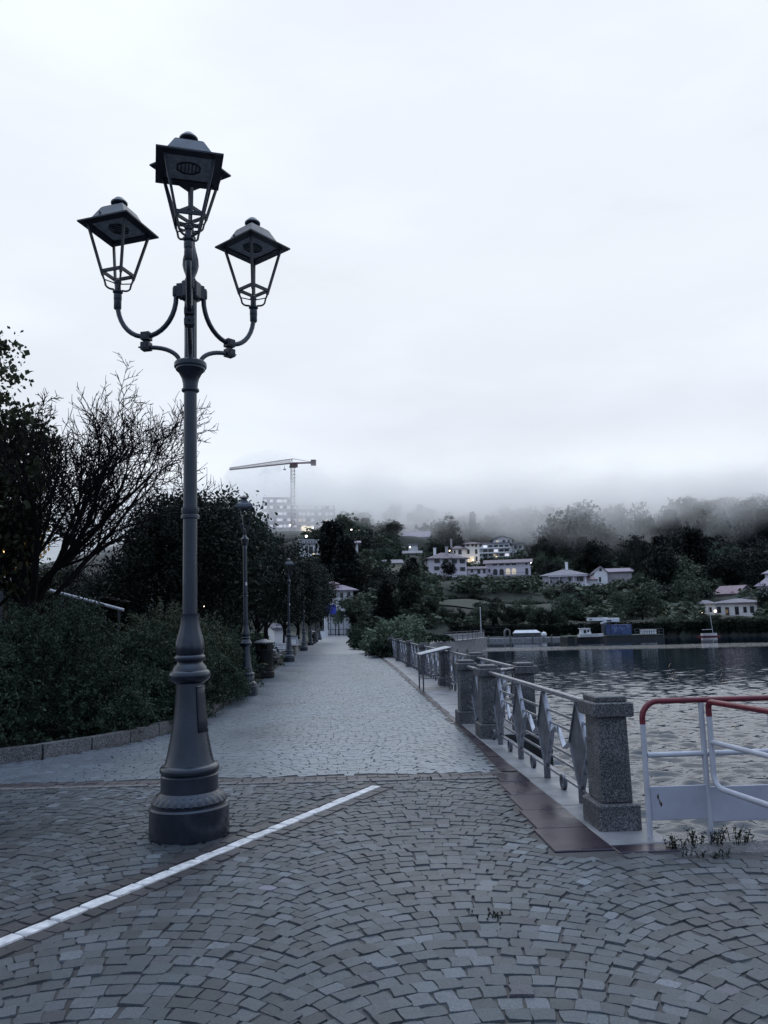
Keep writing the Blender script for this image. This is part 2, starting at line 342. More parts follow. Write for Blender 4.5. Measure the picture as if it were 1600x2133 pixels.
def land_z(x, y):
    x = np.asarray(x, float); y = np.asarray(y, float); s = x.shape
    X = x.ravel(); Y = y.ravel()
    d2 = (X[:, None]-CA[None, :, 0])**2+(Y[:, None]-CA[None, :, 1])**2+9
    wgt = d2**-1.9; z = (wgt*CA[None, :, 2]).sum(1)/wgt.sum(1)
    d = lakef(X, Y)
    foot = np.where(X < 21, np.clip((Y-138)/14, 0, 1), np.clip((Y-fsy(X))/26, 0, 1)); foot = foot*foot*(3-2*foot)
    z = .55*(1-foot)+z*foot
    # flat park beside the walk, grassy bank rising away from it
    bank = np.clip((-2.7-X)/5, 0, 1); bank = bank*bank*(3-2*bank)*np.clip((Y-21)/6, 0, 1)*1.05
    z = np.where(Y < 138, np.where(X < 21, -.08+bank, z), z)
    z = z+np.clip((Y-300)/50, 0, 1)*np.clip((X-20)/60, 0, 1)*(5*np.sin(X*.062+1)+3*np.sin(X*.15+Y*.03))
    z = z+np.where(foot > 0, foot*.5*np.sin(X*.21+1.3)*np.cos(Y*.17), 0)
    return z.reshape(s)
def terrain_z(x, y):
    z = land_z(x, y); l = lakef(x, y)
    return np.where(l > 0, z, -3.2)
xs = np.unique(np.concatenate([np.arange(-420, -60, 12), np.arange(-60, -12, 2), np.arange(-12, 26, .8), np.arange(26, 140, 2.5), np.arange(140, 620, 12)]))
ys = np.unique(np.concatenate([np.arange(-60, 0, 5), np.arange(0, 150, 1.25), np.arange(150, 330, 3), np.arange(330, 900, 14)]))
XX, YY = np.meshgrid(xs, ys); ZZ = terrain_z(XX, YY)
# under the paved area the ground keeps below the slab
pav = (XX > -2.45) & (XX < 3.6) & (YY > 3) & (YY < 190); ZZ = np.where(pav & (ZZ > -.5), np.minimum(ZZ, -.3), ZZ)
ZZ = np.where((YY < 10.5) & (ZZ > -.5), -.3, ZZ)
nx, ny = len(xs), len(ys); idx = np.arange(nx*ny).reshape(ny, nx)
quads = np.stack([idx[:-1, :-1], idx[:-1, 1:], idx[1:, 1:], idx[1:, :-1]], -1).reshape(-1, 4)
g = link('ground', np_mesh('ground', np.stack([XX, YY, ZZ], -1).reshape(-1, 3), quads, smooth=True), M['grass']); tag(g, 'dark grass ground and far hillside', None, None, 'structure')
wt = MB().add([(-3, 5.0, ZW-.12), (700, 5.0, ZW-.12), (700, 200, ZW-.12), (-3, 200, ZW-.12)], [(0, 1, 2, 3)]).build('deep_water', M['water']); tag(wt, 'outer lake water', None, None, 'structure')
def lake():
    ny_, nx_ = 760, 520; yy = 4.9*(142/4.9)**(np.arange(ny_)/(ny_-1)); u = np.arange(nx_)/(nx_-1)
    Y = np.repeat(yy[:, None], nx_, 1); X = .4+u[None, :]*(Y*.92+9); dy = np.gradient(yy)[:, None]
    Z = np.zeros_like(X); r = np.random.default_rng(9)
    lane = np.interp(Y+.12*X+3*np.sin(X*.11), [0, 14, 22, 34, 60, 82, 86, 94, 98, 150], [1.0, .95, .75, .6, .45, .35, 1.0, 1.0, .25, .12])
    pat = np.zeros_like(X)
    for k in range(7): a = r.uniform(0, 6.28); L = r.uniform(6, 22); pat += np.sin((X*math.cos(a)*.5+Y*math.sin(a))*6.28/L+r.uniform(0, 6.28))
    lane = lane*(1+.16*pat)
    for k in range(130):
        L = .11*(.95/.11)**(r.random()**.9); a = r.normal(math.pi/2, .42); ph = r.uniform(0, 6.28); A = L/6.283*r.uniform(.6, 1.4)*.036
        t = (X*math.cos(a)+Y*math.sin(a))*6.2832/L+ph+.6*np.sin(X*r.uniform(.2, .7)+ph)
        Z += A*(np.sin(t)+.22*np.cos(2*t))*np.clip((L/dy-2.2)/2.5, 0, 1)
    Z = ZW+Z*np.clip(lane, .05, 2)
    idx_ = np.arange(ny_*nx_).reshape(ny_, nx_); qd = np.stack([idx_[:-1, :-1], idx_[:-1, 1:], idx_[1:, 1:], idx_[1:, :-1]], -1).reshape(-1, 4)
    tag(link('lake_water', np_mesh('lake_water', np.stack([X, Y, Z], -1).reshape(-1, 3), qd, smooth=True), M['water']), 'rippled grey lake water', None, None, 'structure')
lake()

# quay and paving bed (one slab, sides go down into the water)
b = MB()
b.prism([(-30, -25), (60, -25), (60, 5.78), (2.47, 5.78), (2.47, 10.45), (-30, 10.45)], -3.0, -.009)
right = [(2.47, 10.45), (2.47, 11.5), (3.2, 11.5), (3.2, 45), (3.6, 69), (3.9, 100), (4.2, 190)]
b.prism([(-2.35, 10.45)]+right+[(-2.35, 190)], -3.0, -.0055)
tag(b.build('promenade_paving_bed', M['mortar']), 'dark joint bed under the cobbles', None, None, 'structure')

# kerb line of the planting bed on the left
KERB = [(-9.0, 9.2), (-6.5, 9.45), (-4.9, 9.9), (-3.9, 10.6), (-3.15, 11.6), (-2.72, 12.8), (-2.52, 14.2), (-2.45, 16), (-2.42, 18), (-2.4, 20.2)]
def kerb_side(x, y):                                  # >0 on the paved side of the kerb
    ky = np.array([k[1] for k in KERB]); kx = np.array([k[0] for k in KERB])
    return np.where(y < 9.2, 9.0, x-np.interp(y, ky, kx))-.12
def stones(name, cx, cy, ang, lx, ly, tone, hscale=.006, jit=.085, depth=.014, z0=0.0, tilt=.014, inner=.945, dome=.0004):
    n = len(cx); base = np.array([(-1, -1), (0, -1.03), (1, -1), (1.03, 0), (1, 1), (0, 1.03), (-1, 1), (-1.03, 0)], float)*.5
    base = base[None]+rng.normal(0, jit*.5, (n, 8, 2))
    base[:, [0, 2, 4, 6]] *= .985
    ca, sa = np.cos(ang)[:, None], np.sin(ang)[:, None]
    zt = z0+rng.uniform(-1, .6, n)*hscale; tx = rng.normal(0, tilt, n); ty = rng.normal(0, tilt, n)
    V = np.zeros((n, 17, 3), np.float32)
    for ring, (sc_, dz) in enumerate(((inner, 0.0), (1.0, -depth*.3))):
        bx = base[:, :, 0]*lx[:, None]*sc_; by = base[:, :, 1]*ly[:, None]*sc_
        V[:, ring*8:ring*8+8, 0] = cx[:, None]+bx*ca-by*sa; V[:, ring*8:ring*8+8, 1] = cy[:, None]+bx*sa+by*ca
        V[:, ring*8:ring*8+8, 2] = zt[:, None]+bx*tx[:, None]+by*ty[:, None]+dz
    V[:, 8:16, 2] = np.where(True, V[:, 8:16, 2]-depth*.6, 0)
    V[:, 16, 0] = cx; V[:, 16, 1] = cy; V[:, 16, 2] = zt+dome
    o = (np.arange(n)*17)[:, None]; tris = []; qs = []
    k = np.arange(8); k2 = (k+1) % 8
    tri = np.stack([k, k2, np.full(8, 16)], -1)[None]+o[:, :, None]; qd = np.stack([k+8, k2+8, k2, k], -1)[None]+o[:, :, None]
    tri = tri.reshape(-1, 3); qd = qd.reshape(-1, 4)
    loops = np.concatenate([tri.ravel(), qd.ravel()]); starts = np.concatenate([np.arange(len(tri))*3, len(tri)*3+np.arange(len(qd))*4])
    T = np.repeat(np.concatenate([tone, np.ones((n, 1))], 1)[:, None, :], 17, 1).reshape(-1, 4)
    return np_mesh(name, V.reshape(-1, 3), loops=loops, starts=starts, attrs={'tone': T})
def tones(n, cx, cy, light=.05):
    v = .052*np.exp(rng.normal(0, .31, n))
    pt = np.array([mnoise.noise(Vector((a*.5, b_*.5, 3.1))) for a, b_ in zip(cx, cy)]); v = v*(1+.38*pt)
    sel = rng.random(n); v = np.where(sel < light, v*1.5, v); v = np.where(sel > .94, v*.68, v)
    c = np.stack([v*.86, v*.975, v*1.16], 1)
    pk = (rng.random(n) < .02); c[pk] = np.stack([v[pk]*.98, v[pk]*.93, v[pk]*1.18], 1); gr = (rng.random(n) < .08); c[gr] *= np.array([.94, 1.02, 1.0])
    return c
def arcs(x0, W, cols, ya, yb, h, Rr, s, test):
    C = []
    for k in range(*cols):
        xc = x0+k*W; smax = Rr*math.asin(W/2/Rr)
        for r in range(int((yb-ya)/h)+12):
            yt = ya+r*h; o = rng.random()*s; q = np.arange(-smax+o-s*.5, smax, s); q = q+rng.normal(0, s*.05, len(q))
            th = q/Rr; x = xc+Rr*np.sin(th); y = yt-Rr*(1-np.cos(th))+rng.normal(0, .004, len(q))
            C.append(np.stack([x, y, -th, np.full(len(q), s)*rng.uniform(.93, 1.01, len(q)), h*np.cos(th)*rng.uniform(.92, 1.01, len(q))], 1))
    C = np.concatenate(C); return C[test(C[:, 0], C[:, 1])]
WL0, WL1 = (-1.78, 4.5), (.43, 8.2); wl = np.array(WL1)-np.array(WL0); wlen = np.hypot(*wl); wd = wl/wlen; wn_ = np.array([-wd[1], wd[0]])
def wline(x, y): return np.abs((x-WL0[0])*wn_[0]+(y-WL0[1])*wn_[1]), (x-WL0[0])*wd[0]+(y-WL0[1])*wd[1]
YH = lambda x: 8.72-.055*(x+3.5)
def red_left(y): return np.interp(y, [5.4, 8.5, 8.7, 12.5, 30, 60], [1.53, 1.72, 1.83, 1.98, 2.3, 2.5])
def red_right(y): return np.interp(y, [5.4, 6.1, 12.5, 30, 60], [1.99, 2.0, 2.06, 2.42, 2.66])
def t1(x, y):
    dl, tl = wline(x, y)
    return (y > 1.2) & (y < YH(x)-.13) & (x > -9) & (x < 6) & ((y < (5.44+.12*(x < 2.4))) | (x < red_left(y)-.05)) & ((dl > .205) | (tl > wlen+.06)) 
C1 = arcs(-1.05, 1.72, (-5, 5), .8, 9.9, .106, 1.22, .11, t1)
def t2(x, y): return (y > YH(x)+.3) & (y < 46) & (x < red_left(y)-.05) & (kerb_side(x, y) > .02) & ((y < 20.3) | (x > -2.3)) & (x > -8.5)
C2 = arcs(.1, 2.1, (-4, 2), 8.3, 48, .104, 2.1, .112, t2)
C = C1; n = len(C)
tag(link('cobblestone_paving', stones('cobblestone_paving', C[:, 0], C[:, 1], C[:, 2], C[:, 3], C[:, 4], tones(n, C[:, 0], C[:, 1])), M['cobble']), 'grey cobbles laid in fans', None, None, 'structure')
C = C2; n = len(C)
tag(link('promenade_cobbles', stones('promenade_cobbles', C[:, 0], C[:, 1], C[:, 2], C[:, 3], C[:, 4], tones(n, C[:, 0], C[:, 1])*np.array([.8, .8, .8])+np.array([.06, .07, .088]), hscale=.002, tilt=.006, inner=.97, depth=.006, dome=.0005), M['cobble_wet']), 'damp grey cobbles of the promenade', None, None, 'structure')  # added tone: grazing sky reflection put into the stone colour
# the far part of the walk: same stone seen too small to tell apart
def far_pave():
    m, nt, b = new_mat('far_paving'); n = noise_node(nt, 7, 5, .7, 'World'); r = ramp(nt, n.outputs[0], [(.3, (.08, .092, .115)), (.7, (.14, .16, .195))]); nt.links.new(r.outputs[0], b.inputs['Base Color']); b.inputs['Roughness'].default_value = .45; b.inputs['Coat Weight'].default_value = .62; b.inputs['Specular Tint'].default_value = (.76, .9, 1, 1); b.inputs['Coat Roughness'].default_value = .31; b.inputs['Coat IOR'].default_value = 1.62; bump(nt, b, n.outputs[0], .5, .015); return m  # base colour carries the same lift as the promenade cobbles
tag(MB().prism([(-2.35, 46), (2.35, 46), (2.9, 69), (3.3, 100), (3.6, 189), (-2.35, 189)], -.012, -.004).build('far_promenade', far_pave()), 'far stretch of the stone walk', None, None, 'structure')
# pale coping of the walk and of the lake edge further on
b = MB()
y = 5.8
while y < 11.2:
    b.bbox(red_right(y)+.006, 2.475, y+.004, y+1.23, -.2, .004+rng.uniform(-.003, .003), .008); y += 1.235
y = 11.5
while y < 46: b.bbox(max(red_right(y+.7)+.01, 2.06), 3.22, y+.004, y+1.45, -.2, .004+rng.uniform(-.003, .003), .008); y += 1.455
for (x0, y0), (x1, y1) in (((2.47, 46), (3.3, 69)), ((3.3, 69), (3.7, 100)), ((3.7, 100), (3.95, 140))):
    b.prism([(x0, y0), (x0+.55, y0), (x1+.55, y1), (x1, y1)], -.2, .006)
tag(b.build('quay_coping', M['pale_slab']), 'pale stone coping of the quay', None, None, 'structure')
b = MB(); b.prism([(3.0, 50), (7, 61), (8.7, 68), (12.9, 78), (17.6, 88.5), (17.6, 91.4), (13, 93.5), (4.2, 96), (3.5, 69)], -3, .0)
tag(b.build('lake_path', M['pale_slab']), 'pale paved path along the bend of the bay', None, None, 'structure')
# red porphyry strip
b = MB(); y = 5.68
while y < 46:
    L = .62 if y < 8.6 else .95; nxt = min(y+L, 8.6) if y < 8.6 else y+L
    if y < 8.55: b.bbox(red_left(y+.2), red_right(y+.3), y+.006, nxt-.006, -.05, .002+rng.uniform(-.003, .003), .006)
    elif y > 8.6:
        a0, a1, c0, c1 = red_left(y)+.01, red_right(y)-.004, red_left(nxt)+.01, red_right(nxt)-.004
        b.prism([(a0, y+.005), (a1, y+.005), (c1, nxt-.005), (c0, nxt-.005)], -.05, .001+rng.uniform(-.002, .002))
    y = nxt if y < 8.55 else (nxt if y > 8.6 else 8.72)
    if 8.55 < y < 8.7: y = 8.72
b.bbox(2.0, 2.44, 5.6, 5.78, -.05, .001, .006)
tag(b.build('porphyry_strip', M['red_slab']), 'wet dark red stone strip', None, None, 'structure')
b = MB(); b.bbox(2.45, 3.3, 5.5, 5.76, -.05, -.002, .006); b.bbox(3.31, 4.4, 5.49, 5.76, -.05, .002, .006); b.bbox(4.41, 6.0, 5.49, 5.76, -.05, 0, .006)
tag(b.build('quay_edge_slabs', M['granite_kerb']), 'worn grey slabs at the quay edge', None, None, 'structure')
# cross band: a red row and a pale strip
cx = []; 
for i in range(72):
    x = -6.2+i*.112
    if x < 1.72: 
        for r in range(2): cx.append((x, YH(x)+.08+r*.11))
cx = np.array(cx); n = len(cx); v = .03+.03*rng.random(n)
tag(link('red_cobble_row', stones('red_cobble_row', cx[:, 0], cx[:, 1], np.full(n, -.055), np.full(n, .104), np.full(n, .1), np.stack([v*1.05, v*.8, v*.9], 1)), M['cobble']), 'row of red cobbles across the walk', None, None, 'structure')
b = MB()
for i in range(17):
    x = -6.2+i*.47
    if x+.46 < 1.78: b.frustum(x+.004, x+.464, YH(x)-.09, YH(x)+.01, -.02, x+.008, x+.46, YH(x)-.086, YH(x)+.006, .002+rng.uniform(-.002, .002))
tag(b.build('pale_cross_strip', M['granite_kerb']), 'pale stone strip across the walk', None, None, 'structure')
# diagonal white line with purple cobbles on both sides
cs = []; t = -4.6
while t < wlen-.02:
    L = rng.uniform(.14, .27); L = min(L, wlen-t); m_ = t+L/2; cs.append((WL0[0]+wd[0]*m_, WL0[1]+wd[1]*m_, math.atan2(wd[1], wd[0]), L*.955, .1)); t += L
A = np.array(cs); n = len(A)
tag(link('white_line', stones('white_line', A[:, 0], A[:, 1], A[:, 2], A[:, 3], A[:, 4], np.full((n, 3), .7), hscale=.003, jit=.035), M['white_stone']), 'diagonal line of white stones', None, None, 'structure')
cs = []
for s_ in (-1, 1):
    t = -4.6
    while t < wlen-.05:
        L = rng.uniform(.095, .135); m_ = t+L/2; cs.append((WL0[0]+wd[0]*m_+wn_[0]*.122*s_, WL0[1]+wd[1]*m_+wn_[1]*.122*s_, math.atan2(wd[1], wd[0]), L*.93, .108)); t += L
A = np.array(cs); n = len(A); v = .018+.022*rng.random(n)
tag(link('purple_cobble_rows', stones('purple_cobble_rows', A[:, 0], A[:, 1], A[:, 2], A[:, 3], A[:, 4], np.stack([v*.95, v*.78, v*.98], 1)), M['cobble']), 'purple cobbles edging the white line', None, None, 'structure')
# granite kerb of the planting bed: block by block
b = MB(); pts = [Vector((x, y, 0)) for x, y in KERB]; pl = []
for i in range(len(pts)-1):
    m_ = max(2, int((pts[i+1]-pts[i]).length/.1)); pl += [pts[i].lerp(pts[i+1], k/m_) for k in range(m_)]
pl.append(pts[-1]); acc = 0; st = 0
for i in range(1, len(pl)):
    acc += (pl[i]-pl[i-1]).length
    if acc > .72 or i == len(pl)-1:
        a, c = pl[st], pl[i]; d = (c-a).normalized(); nn = Vector((-d.y, d.x, 0)); a2, c2 = a+d*.007, c-d*.007
        q = [a2-nn*.07, c2-nn*.07, c2+nn*.09, a2+nn*.09]; b.frustum(0, 0, 0, 0, 0, 0, 0, 0, 0, 0) if False else b.prism([(p.x, p.y) for p in q], -.1, .17+rng.uniform(-.006, .006)); acc = 0; st = i
tag(b.build('kerb', M['granite_kerb']), 'granite kerb of the planting bed', None, None, 'structure')
tag(MB().prism([(x-.05, y+.06) for x, y in KERB]+[(-2.5, 21.5), (-30, 21.5), (-30, 9.3)], -.2, .1).build('planting_bed', M['soil']), 'dark soil of the planting bed', None, None, 'structure')
# a thin puddle on the square
def puddle(px, py, rx, ry, sd_):
    c = G(px, py); rd = random.Random(sd_); n = 40; ph = [rd.uniform(0, 6.28) for _ in range(5)]
    pts = [(c.x+rx*math.cos(a)*(1+sum(.13*math.sin((k+2)*a+ph[k]) for k in range(5))), c.y+ry*math.sin(a)*(1+sum(.13*math.cos((k+2)*a+ph[k]) for k in range(5)))) for a in [2*PI*i/n for i in range(n)]]
    m, nt, b_ = new_mat('rain_water'); b_.inputs['Base Color'].default_value = (.02, .021, .024, 1); b_.inputs['Roughness'].default_value = .06
    tag(MB().add([(x, y, .0012) for x, y in pts], [tuple(range(n))]).build('puddle', m), 'shallow rain puddle between the cobbles', None, None, 'structure')

# ------------------------------------------------------------------ street lamps
def post_parts(root, s=1.0, n=48):
    # profile of the cast-iron foot, drum to bulb
    base = [(.335, 0), (.338, .02), (.335, .2), (.337, .225), (.325, .24), (.328, .247), (.31, .252)]
    MB().lathe([(r*s, z) for r, z in base], n).build('base_drum', M['iron'], root)
    lf = MB(); lf.lathe([(r*s, z) for r, z in [(.308, .25), (.31, .27), (.285, .305), (.262, .33), (.25, .345)]], 96, mod=lambda q, z: 1+.022*abs(math.sin(q*14))*(1 if .255 < z < .335 else 0))
    for k in range(28):                                 # egg shaped leaves round the ring
        q = 2*PI*k/28; ca, sa = math.cos(q), math.sin(q); c = Vector((ca*.292*s, sa*.292*s, .292)); u = Vector((-sa, ca, 0)); v = Vector((-ca*.6, -sa*.6, .8)); o = Vector((ca*.8, sa*.8, .6))
        ring = [c+u*(.029*s*math.cos(a))+v*(.04*math.sin(a))+o*.002 for a in [j*PI/4 for j in range(8)]]; ring2 = [c+u*(.016*s*math.cos(a))+v*(.026*math.sin(a))+o*.01 for a in [j*PI/4 for j in range(8)]]
        lf.add(ring+ring2, [(j, (j+1) % 8, 8+(j+1) % 8, 8+j) for j in range(8)]+[tuple(range(8, 16))])
    lf.build('leaf_ring', M['iron'], root)
    bell = [(.243, .34), (.243, .465), (.234, .475), (.236, .482), (.25, .492), (.254, .51), (.25, .53), (.236, .543), (.214, .55), (.206, .57), (.19, .64), (.17, .73), (.152, .83), (.139, .93), (.128, 1.03), (.12, 1.12), (.117, 1.19)]
    MB().lathe([(r*s, z) for r, z in bell], n, mod=lambda q, z: 1-(.012*(abs(math.cos(q*4))**3) if .56 < z < 1.1 else 0)).build('bell_foot', M['iron'], root)
    MB().lathe([(r*s, z) for r, z in [(.116, 1.185), (.15, 1.205), (.172, 1.225), (.18, 1.25), (.174, 1.275), (.157, 1.29), (.15, 1.292), (.14, 1.32), (.115, 1.345), (.108, 1.36), (.112, 1.365), (.13, 1.372), (.136, 1.39), (.133, 1.405), (.12, 1.415), (.112, 1.42)]], n).build('collar', M['iron'], root)
    MB().lathe([(r*s, z) for r, z in [(.112, 1.418), (.122, 1.435), (.128, 1.47), (.125, 1.51), (.112, 1.56), (.096, 1.61), (.084, 1.66), (.08, 1.72), (.083, 1.745), (.084, 1.752), (.07, 1.75)]], n, mod=lambda q, z: 1+.022*math.cos(q*10)*(1 if z > 1.45 else 0)).build('bulb', M['iron'], root)
def shaft(root, z0, z1, r0, r1, rings, s=1.0):
    prof = [(r0, z0)]
    for z in rings: prof += [(np.interp(z-.05, [z0, z1], [r0, r1]), z-.05), (r0*1.25, z-.045), (r0*1.25, z-.02), (r0*1.12, z-.012), (r0*1.22, z+.02), (r0*1.22, z+.045), (np.interp(z+.05, [z0, z1], [r0, r1]), z+.05)]
    prof.append((r1, z1))
    MB().lathe(prof, 48, mod=lambda q, z: 1+.022*math.cos(q*16)).build('shaft', M['iron'], root)
def lantern(parent, x, y, z, rz, s=1.0, bell=False, rod=False):
    L = thing('lantern', None, None, (x, y, z), rz); L.parent = parent
    a = .255*s; ai = .195*s; 
    b = MB(); b.lathe([(.03*s, -.11), (.036*s, -.1), (.036*s, -.05), (.028*s, -.045), (.045*s, -.03), (.045*s, -.015), (.028*s, -.005), (.026*s, .05), (.032*s, .055), (.03*s, .085), (.012*s, .1)], 16).build('socket', M['iron'], L)
    b = MB(); zr, zp = .15*s, .575*s; ar = .1*s
    for i, j in ((-1, -1), (1, -1), (1, 1), (-1, 1)):
        b.bar((i*ar*.93, j*ar*.93, zr-.04*s), (i*ai*.97, j*ai*.97, zp), .02*s, .02*s)
        b.tube([(i*ar*.93, j*ar*.93, zr-.04*s), (i*ar*.92, j*ar*.92, zr-.065*s)], [.011*s, .004*s], 6)
        arc = [Vector((i*ar, j*ar, zr-.005)).lerp(Vector((i*.025*s, j*.025*s, -.005)), t)+Vector((0, 0, -.05*s*math.sin(PI*t)*(1 if t > .4 else .4)))+Vector((i, j, 0))*(.012*s*math.sin(PI*t)) for t in [k/8 for k in range(9)]]
        b.tube(arc, .009*s, 6)
    for i in range(4):
        p = [(-1, -1), (1, -1), (1, 1), (-1, 1)]; q0, q1 = p[i], p[(i+1) % 4]; b.bar((q0[0]*ar, q0[1]*ar, zr), (q1[0]*ar, q1[1]*ar, zr), .016*s, .03*s)
        b.bar((q0[0]*ar*.85, q0[1]*ar*.85, zr-.075*s), (0, 0, zr-.1*s), .008*s, .008*s)
    b.build('cage', M['iron_dark'], L)
    b = MB()                                            # brim: a square ring, open inside
    for (x0, x1, y0, y1) in ((-a, a, -a, -ai+.02*s), (-a, a, ai-.02*s, a), (-a, -ai+.02*s, -ai+.02*s, ai-.02*s), (ai-.02*s, a, -ai+.02*s, ai-.02*s)): b.box(x0, x1, y0, y1, zp, zp+.014*s)
    b.build('brim', M['iron_dark'], L)
    b = MB(); b.box(-ai+.022*s, ai-.022*s, -ai+.022*s, ai-.022*s, zp+.012*s, zp+.02*s)
    o = b.build('glass_panel', M['glass_panel'], L)
    b = MB(); ring = [(.085*s*math.cos(k*PI/8)*(1.15 if k % 2 else 1), .08*s*math.sin(k*PI/8), zp+.006*s) for k in range(17)]; b.tube(ring, .006*s, 6, caps=False)
    for k in range(-2, 3): b.box(k*.028*s-.004*s, k*.028*s+.004*s, -.06*s, .06*s, zp+.004*s, zp+.013*s)
    b.build('bulb_grille', M['iron_dark'], L)
    b = MB(); zt = zp+.015*s
    if not bell:
        b.frustum(-ai, ai, -ai, ai, zt, -.112*s, .112*s, -.112*s, .112*s, zt+.17*s); b.box(-.105*s, .105*s, -.105*s, .105*s, zt+.171*s, zt+.178*s)
        for k, (i, j) in enumerate(((-1, .6), (1, -.4))): b.tube([(i*ai*.8, j*ai*.8, zt+.06*s), (i*ai*.8, j*ai*.8, zt+.105*s)], .008*s, 6)
        b.build('roof', M['iron_roof'], L); z2 = zt+.178*s
        b = MB(); b.lathe([(.06*s, z2), (.05*s, z2+.012*s), (.043*s, z2+.02*s), (.043*s, z2+.045*s), (.06*s, z2+.05*s), (.074*s, z2+.06*s), (.076*s, z2+.072*s), (.068*s, z2+.084*s), (.056*s, z2+.09*s), (.052*s, z2+.1*s), (.034*s, z2+.118*s), (.001, z2+.124*s)], 24); b.build('finial', M['iron'], L)
    else:
        prof = [(ai*1.1, zt), (ai*1.12, zt+.03*s), (ai*1.0, zt+.09*s), (ai*.83, zt+.13*s), (ai*.55, zt+.165*s), (ai*.36, zt+.21*s), (ai*.3, zt+.255*s)]
        for (r0, z0), (r1, z1) in zip(prof, prof[1:]): b.frustum(-r0, r0, -r0, r0, z0, -r1, r1, -r1, r1, z1)
        b.build('roof', M['iron_roof'], L); z2 = zt+.255*s
        b = MB(); b.lathe([(.07*s, z2), (.1*s, z2+.015*s), (.1*s, z2+.03*s), (.07*s, z2+.045*s), (.045*s, z2+.08*s), (.001, z2+.095*s)], 24); b.build('finial', M['iron'], L)
        if rod:
            b = MB(); b.tube([(-.1*s, -.17*s, zp), (-.09*s, -.16*s, zp-.1*s), (-.045*s, -.11*s, zp-.27*s), (-.03*s, -.06*s, .1*s), (0, 0, .0)], .008, 6).build('cable', M['steel'], L)
    return L
LX, LY = -1.165, 6.56
lamp = thing('street_lamp', 'tall black cast-iron lamp with four lanterns on curved arms, standing alone on the cobbles', 'street lamp', (LX, LY, -.004))
lamp.rotation_euler = (0, R(-.8), 0)
post_parts(lamp, .935)
shaft(lamp, 1.74, 3.74, .061, .054, [2.6])
b = MB(); b.bbox(.1, .106, -.045, .045, .78, 1.16, .002)
D = MB()
for z0, z1 in ((.84, .96), (.96, 1.08), (1.08, 1.16)): pass
vs = []; n_ = 6
for z, r in ((.80, .148), (.9, .1375), (1.0, .127), (1.1, .119), (1.16, .114)):
    for k in range(n_+1):
        q = R(-52)+R(44)*k/n_; vs.append(((r+.004)*math.cos(q), (r+.004)*math.sin(q), z))
fs = [(i*(n_+1)+k, i*(n_+1)+k+1, (i+1)*(n_+1)+k+1, (i+1)*(n_+1)+k) for i in range(4) for k in range(n_)]
D.add(vs, fs, True); dd = D.build('service_door', M['iron_dark'], lamp); md = dd.modifiers.new('s', 'SOLIDIFY'); md.thickness = .012; md.offset = -.3
for z in (.83, 1.14):
    sb = MB()
    for q in (R(-12),): 
        r = np.interp(z, [.8, 1.16], [.152, .119]); sb.lathe([(.007, 0), (.006, .006), (.001, .008)], 8, (r*math.cos(q), r*math.sin(q), z))
    sb.build('door_screw', M['steel'], dd)
sb = MB(); sb.bar((.121*math.cos(R(-52)), .121*math.sin(R(-52)), 1.165), (.121*math.cos(R(-8)), .121*math.sin(R(-8)), 1.165), .006, .006)
sb.build('door_trim', M['steel'], dd)
MB().lathe([(.056, 3.66), (.075, 3.675), (.075, 3.69), (.062, 3.7), (.064, 3.74), (.075, 3.79), (.1, 3.84), (.125, 3.865), (.125, 3.88), (.138, 3.888), (.14, 3.9), (.138, 3.925), (.128, 3.935), (.05, 3.936)], 40).build('cup', M['iron'], lamp)
MB().lathe([(.052, 3.93), (.052, 4.5), (.056, 4.55)], 24, mod=lambda q, z: 1+.05*math.cos(q*8)).build('upper_column', M['iron'], lamp)
hb = MB(); hb.lathe([(.06, 4.5), (.085, 4.52), (.09, 4.53), (.09, 4.66), (.075, 4.675), (.04, 4.68)], 8, smooth=False)
hb.build('hub', M['iron'], lamp)
MB().lathe([(.04, 4.67), (.045, 4.7), (.038, 4.72), (.06, 4.78), (.072, 4.83), (.068, 4.89), (.052, 4.96), (.04, 5.02), (.036, 5.06), (.045, 5.075), (.045, 5.1), (.03, 5.11)], 28).build('baluster', M['iron'], lamp)
RA = .7
for ang in (166, 44, 279):
    RA = .78 if ang == 279 else .7; q = R(ang); d = Vector((math.cos(q), math.sin(q), 0)); A = thing('arm', None, None); A.parent = lamp
    X = lambda r, z: d*r+Vector((0, 0, z))
    zc = 4.215; cx_ = (.135+RA)/2; hr = (RA-.135)/2
    pts = [X(.135, 4.62), X(.135, 4.58)]+[X(cx_-hr*math.cos(t), 4.56-(4.56-zc)*math.sin(t)) for t in [PI*k/18 for k in range(1, 18)]]+[X(RA, 4.56), X(RA, 4.6)]
    ab = MB().tube(pts, .022, 12); lo = [X(.1, 3.93)]+[X(.1+(cx_-.1)*(1-math.cos(t)), 3.94+.17*math.sin(t)) for t in [PI/2*k/10 for k in range(1, 11)]]
    ab.tube(lo, .02, 12); ab.build('arm_tube', M['iron'], A)
    cb = MB(); T = Matrix.Rotation(q, 4, 'Z')
    for z in (zc, zc-.092): 
        cb.box(cx_-.04, cx_+.04, -.036, .036, z-.035, z+.035, T); cb.box(cx_-.025, cx_+.025, -.042, .042, z-.022, z+.022, T)
    cb.tube([X(cx_, zc-.06), X(cx_, zc-.03)], .014, 8); cb.tube([X(cx_+.04, zc-.092), X(cx_+.075, zc-.092)], [.009, .007], 8)
    cb.build('clamp', M['iron_dark'], A)
    hb = MB(); hb.box(.07, .115, -.045, .045, 4.54, 4.66, T); hb.lathe([(.03, 4.56), (.034, 4.57), (.034, 4.63), (.028, 4.65)], 12, tuple(X(.135, 0))); hb.build('bracket', M['iron_dark'], A); MB().lathe([(.027, 4.5), (.034, 4.51), (.034, 4.58), (.03, 4.6)], 12, tuple(X(RA, 0))).build('sleeve', M['iron_dark'], A)
